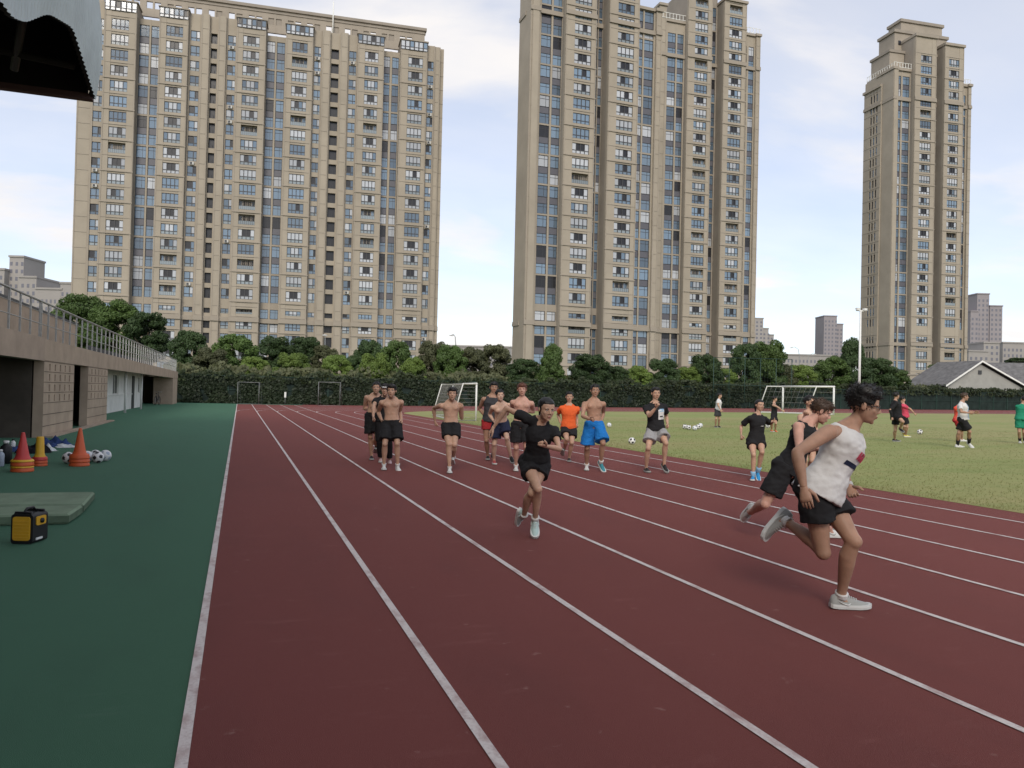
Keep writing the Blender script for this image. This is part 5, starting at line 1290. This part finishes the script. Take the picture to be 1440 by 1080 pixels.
person('woman in black tee and shorts running towards the camera in the middle', ZW, (400,1030), (400,565), (432,318), (470,238), ((226,232),-1,(145,350),-1), ((545,478),1,(458,460),1),
       ((416,722),1,(400,905),-1,(400,1005),1,'toe'), ((378,745),1,(330,885),-1,(322,965),-1), fa=14, H=1.68, sup='R', lean=1, skin='mid', hair=('back','black'), fem=True, build=.95, shirt=dict(m='black',sl=.45,hem=-.06,loose=.024,fl=.8), shorts=dict(m='black',len=.42,flare=.03), shoes=('mint','mint'),
       hy=22, hp=10, sh=((348,292),(515,368)), hands=('relax','fist'), socks=('white',.08))
# joggers on the left
person('bare chested jogger in long black shorts at the front of the left trio', ZC, (330,962), (388,535), (385,310), (385,240), ((266,430),-1,(300,512),1), ((460,430),-1,(476,508),1), ((326,718),1,(318,905),-1,(318,952),1), ((436,716),1,(440,908),-1,(458,955),1), H=1.74, sup='R', skin='mid', hair=('fringe','black'), shorts=dict(m='black',len=.80,flare=.03), shoes=('white','white'), socks=('white',.08))
person('bare chested jogger with black shoes at the back left of the trio', ZC, (205,872), (225,462), (243,275), (250,212), ((143,400),-1,(203,405),1), ((312,385),-1,(292,440),1), ((196,652),1,(206,820),-1,(207,860),1), ((250,640),1,(246,742),-1,(246,775),-1), fa=4, H=1.76, sup='R', skin='mid', hair=('crop','black'), shorts=dict(m='black',len=.85,flare=.035), shoes=('black','black'))
person('jogger in black with white cap half hidden behind the bare chested front jogger', ZC, (292,895), (315,510), (325,300), (330,236), ((226,390),1,(222,482),1), ((402,395),-1,(388,480),1), ((281,692),1,(287,848),-1,(292,886),1), ((362,692),1,(368,862),-1,(372,902),1), fa=0, H=1.72, sup='R', skin='mid', hair=('crop','black'), shirt=dict(m='black',sl=.5), shorts=dict(m='black',len=1.9,flare=.0), shoes=('pinkish','pinkish'), extra='cap')
person('bare chested jogger in short black shorts running alone before the goal', ZC, (905,990), (915,535), (918,322), (930,250), ((763,378),-1,(775,498),-1), ((1014,468),-1,(992,372),1), ((895,702),1,(905,926),-1,(905,985),1), ((948,706),1,(938,822),-1,(938,862),-1), fa=4, H=1.72, sup='R', skin='mid', hair=('fringe','black'), shorts=dict(m='black',len=.62,flare=.015), shoes=('white','white'), socks=('white',.07))
# middle group
person('man in dark vest and red shorts at the back left of the middle group', ZW, (112,549), (128,300), (140,147), (150,97), ((62,228),-1,(104,285),1), ((196,232),-1,(185,285),1), ((104,420),1,(112,514),-1,(113,540),1), ((152,418),1,(150,485),-1,(150,515),-1), fa=8, H=1.80, sup='R', skin='tan', hair=('fringe','black'), shirt=dict(m='dgrey',sl=0,strap=.8), shorts=dict(m='red',len=.45,flare=.02), shoes=('black','black'))
person('shorter bare chested man in navy shorts in the middle group', ZW, (157,577), (190,315), (192,196), (186,147), ((122,262),-1,(148,305),1), ((232,262),-1,(225,215),1), ((152,442),1,(150,542),-1,(157,570),1), ((228,408),1,(252,515),-1,(264,545),1), fa=14, H=1.68, sup='R', lean=1, skin='fair', hair=('crop','black'), shorts=dict(m='navy',len=.72,flare=.04), shoes=('red','black'), prints=(('shorts_mark','shorts',.13,-.12,.05,.10,'white',allp),))
person('bare chested man with reddish hair behind the running woman', ZW, (282,617), (312,318), (322,165), (320,108), ((262,240),-1,(318,236),1), ((390,242),-1,(345,238),1), ((285,462),1,(284,574),-1,(282,608),1), ((345,455),1,(352,560),-1,(352,590),1), fa=0, H=1.74, sup='R', skin='rosy', hair=('fringe','auburn'), shorts=dict(m='black',len=.78,flare=.03), shoes=('white','white'), socks=('white',.1))
person('man in bright orange tee and black shorts jogging behind', ZW, (605,560), (602,350), (608,200), (608,156), ((538,268),-1,(556,325),1), ((650,272),-1,(656,325),1), ((592,418),1,(577,480),-1,(572,508),-1), ((622,442),1,(606,532),-1,(607,553),1), fa=0, H=1.68, sup='L', skin='mid', hair=('short','black'), shirt=dict(m='orange',sl=.6,loose=.03), shorts=dict(m='black',len=.62,flare=.03), shoes=('black','black'))
person('bare chested man in bright blue basketball shorts', ZW, (713,613), (757,318), (757,172), (763,114), ((688,268),1,(734,287),1), ((814,252),-1,(800,302),1), ((715,462),1,(713,570),-1,(712,605),1), ((812,434),1,(800,550),-1,(826,598),1), fa=4, H=1.79, sup='R', skin='tan', hair=('short','black'), shorts=dict(m='blue',len=.88,flare=.05), shoes=('white','teal'), socks=('white',.12))
person('man in black graphic tee and light grey shorts running on the inner lanes', ZG, (285,802), (345,462), (338,252), (345,175), ((292,350),1,(348,285),1), ((426,350),-1,(436,418),1), ((286,605),1,(270,755),-1,(292,796),1), ((422,566),1,(410,725),-1,(440,772),1), fa=10, H=1.76, sup='R', skin='mid', hair=('short','black'), shirt=dict(m='black',sl=.62,loose=.03,hem=-.02), shorts=dict(m='grey',len=.62,flare=.045), shoes=('black','black'), prints=(('shirt_print','shirt',.075,.58,.13,.36,'white',lambda u,v: not (.3 < v < .42 and .2 < u < .8)),('shirt_print','shirt',.085,.74,.10,.10,'sky',allp),('shorts_mark','shorts',.10,-.16,.07,.05,'black',allp)))
person('girl in oversized black tee and blue shoes at the inside edge of the track', ZG, (1108,867), (1125,545), (1140,322), (1156,262), ((1008,430),-1,(1010,505),1), ((1232,412),-1,(1262,398),1), ((1106,655),1,(1102,818),-1,(1094,862),1), ((1172,634),1,(1142,782),-1,(1155,845),1), fa=18, H=1.60, sup='R', skin='mid', hair=('back','black'), fem=True, shirt=dict(m='black',sl=.75,loose=.036,hem=-.16), shorts=dict(m='black',len=.42,flare=.03), shoes=('blue','blue'), socks=('sky',.22), prints=(('shirt_mark','shirt',.02,.60,.07,.035,'white',lambda u,v: v < .35+.5*u),))
# footballers far on the pitch
person('footballer in white tee and dark shorts standing by the ball cluster', ZF, (757,321), (762,212), (770,146), (775,120), ((765,182),1,(780,214),1), ((775,182),-1,(785,212),-1), ((752,268),1,(748,312),-1,(762,318),1), ((772,268),1,(768,310),-1,(780,317),1), fa=75, top=101, sup='R', skin='mid', shirt=dict(m='white',sl=.6,loose=.035), shorts=dict(m='dgrey',len=.7,flare=.03), shoes=('black','black'), face=False)
person('footballer in black vest standing in front of the right goal', ZF, (1113,349), (1118,245), (1118,155), (1126,120), ((1140,192),1,(1172,216),1), ((1102,200),-1,(1112,238),-1), ((1106,296),1,(1102,338),-1,(1116,347),1), ((1130,296),1,(1126,338),-1,(1140,347),1), fa=80, top=104, sup='R', skin='mid', shirt=dict(m='black',sl=0), shorts=dict(m='black',len=.7,flare=.03), shoes=('orange','orange'), face=False)
person('footballer in long black top swinging a leg at the ball', ZR, (130,547), (148,300), (135,135), (150,82), ((82,235),1,(105,318),1), ((185,230),-1,(190,300),-1), ((214,352),1,(188,415),-1,(218,442),1), ((138,440),1,(130,528),-1,(158,545),0), fa=105, top=45, sup='L', skin='mid', shirt=dict(m='black',sl=.9,long=True,loose=.04,hem=-.2), shorts=dict(m='black',len=.6,flare=.03), shoes=('black','black'), face=False)
person('footballer in crimson tee beside the kicker in black', ZR, (240,502), (235,298), (215,145), (210,110), ((285,215),1,(348,282),1), ((190,220),-1,(215,280),-1), ((258,402),1,(243,482),-1,(262,498),0), ((230,395),1,(228,470),-1,(245,490),0), fa=80, top=82, sup='R', skin='mid', shirt=dict(m='pink',sl=.7,loose=.04), shorts=dict(m='black',len=.7,flare=.03), shoes=('yellow','yellow'), face=False)
person('footballer in white and pale blue striped jersey with arms held forward', ZR, (780,607), (822,325), (812,155), (840,98), ((802,250),1,(905,264),1), ((848,242),-1,(945,256),-1), ((888,452),1,(884,562),-1,(925,602),1), ((780,462),1,(768,582),-1,(818,604),0), fa=72, top=52, sup='L', skin='tan', hair=('short','brown'), shirt=dict(m='white',sl=.7,loose=.04,hem=-.03), shorts=dict(m='black',len=.8,flare=.03), shoes=('white','white'), socks=('black',.4), hands=('relax','relax'), face=False,
       prints=tuple(('jersey_stripe','shirt',u,.45,.035,.85,'sky',allp) for u in (-.12,-.04,.04,.12))+(('shorts_stripe','shorts',.0,-.05,.03,.3,'pale',allp),))
person('player in red bib crouched behind the striped jersey', ZR, (812,547), (768,335), (778,195), (815,165), ((800,270),1,(830,300),1), ((760,260),-1,(790,300),-1), ((815,440),1,(812,528),-1,(838,543),0), ((780,440),1,(790,525),-1,(815,540),0), fa=50, H=1.70, sup='R', skin='mid', shirt=dict(m='bib',sl=.3,loose=.04), shorts=dict(m='red',len=.6), shoes=('white','white'), face=False)
person('player in green kit cut by the right picture edge', ZR, (1402,562), (1408,325), (1425,180), (1438,125), ((1470,280),1,(1475,350),1), ((1385,270),-1,(1380,340),-1), ((1440,470),1,(1445,540),-1,(1450,558),1), ((1392,470),1,(1398,545),-1,(1405,558),1), fa=175, H=1.75, sup='L', skin='mid', shirt=dict(m='green',sl=.7,loose=.04), shorts=dict(m='green',len=.7,flare=.03), shoes=('white','white'), socks=('black',.3), face=False)
finish_people()
bpy.data.scenes.remove(TMP)
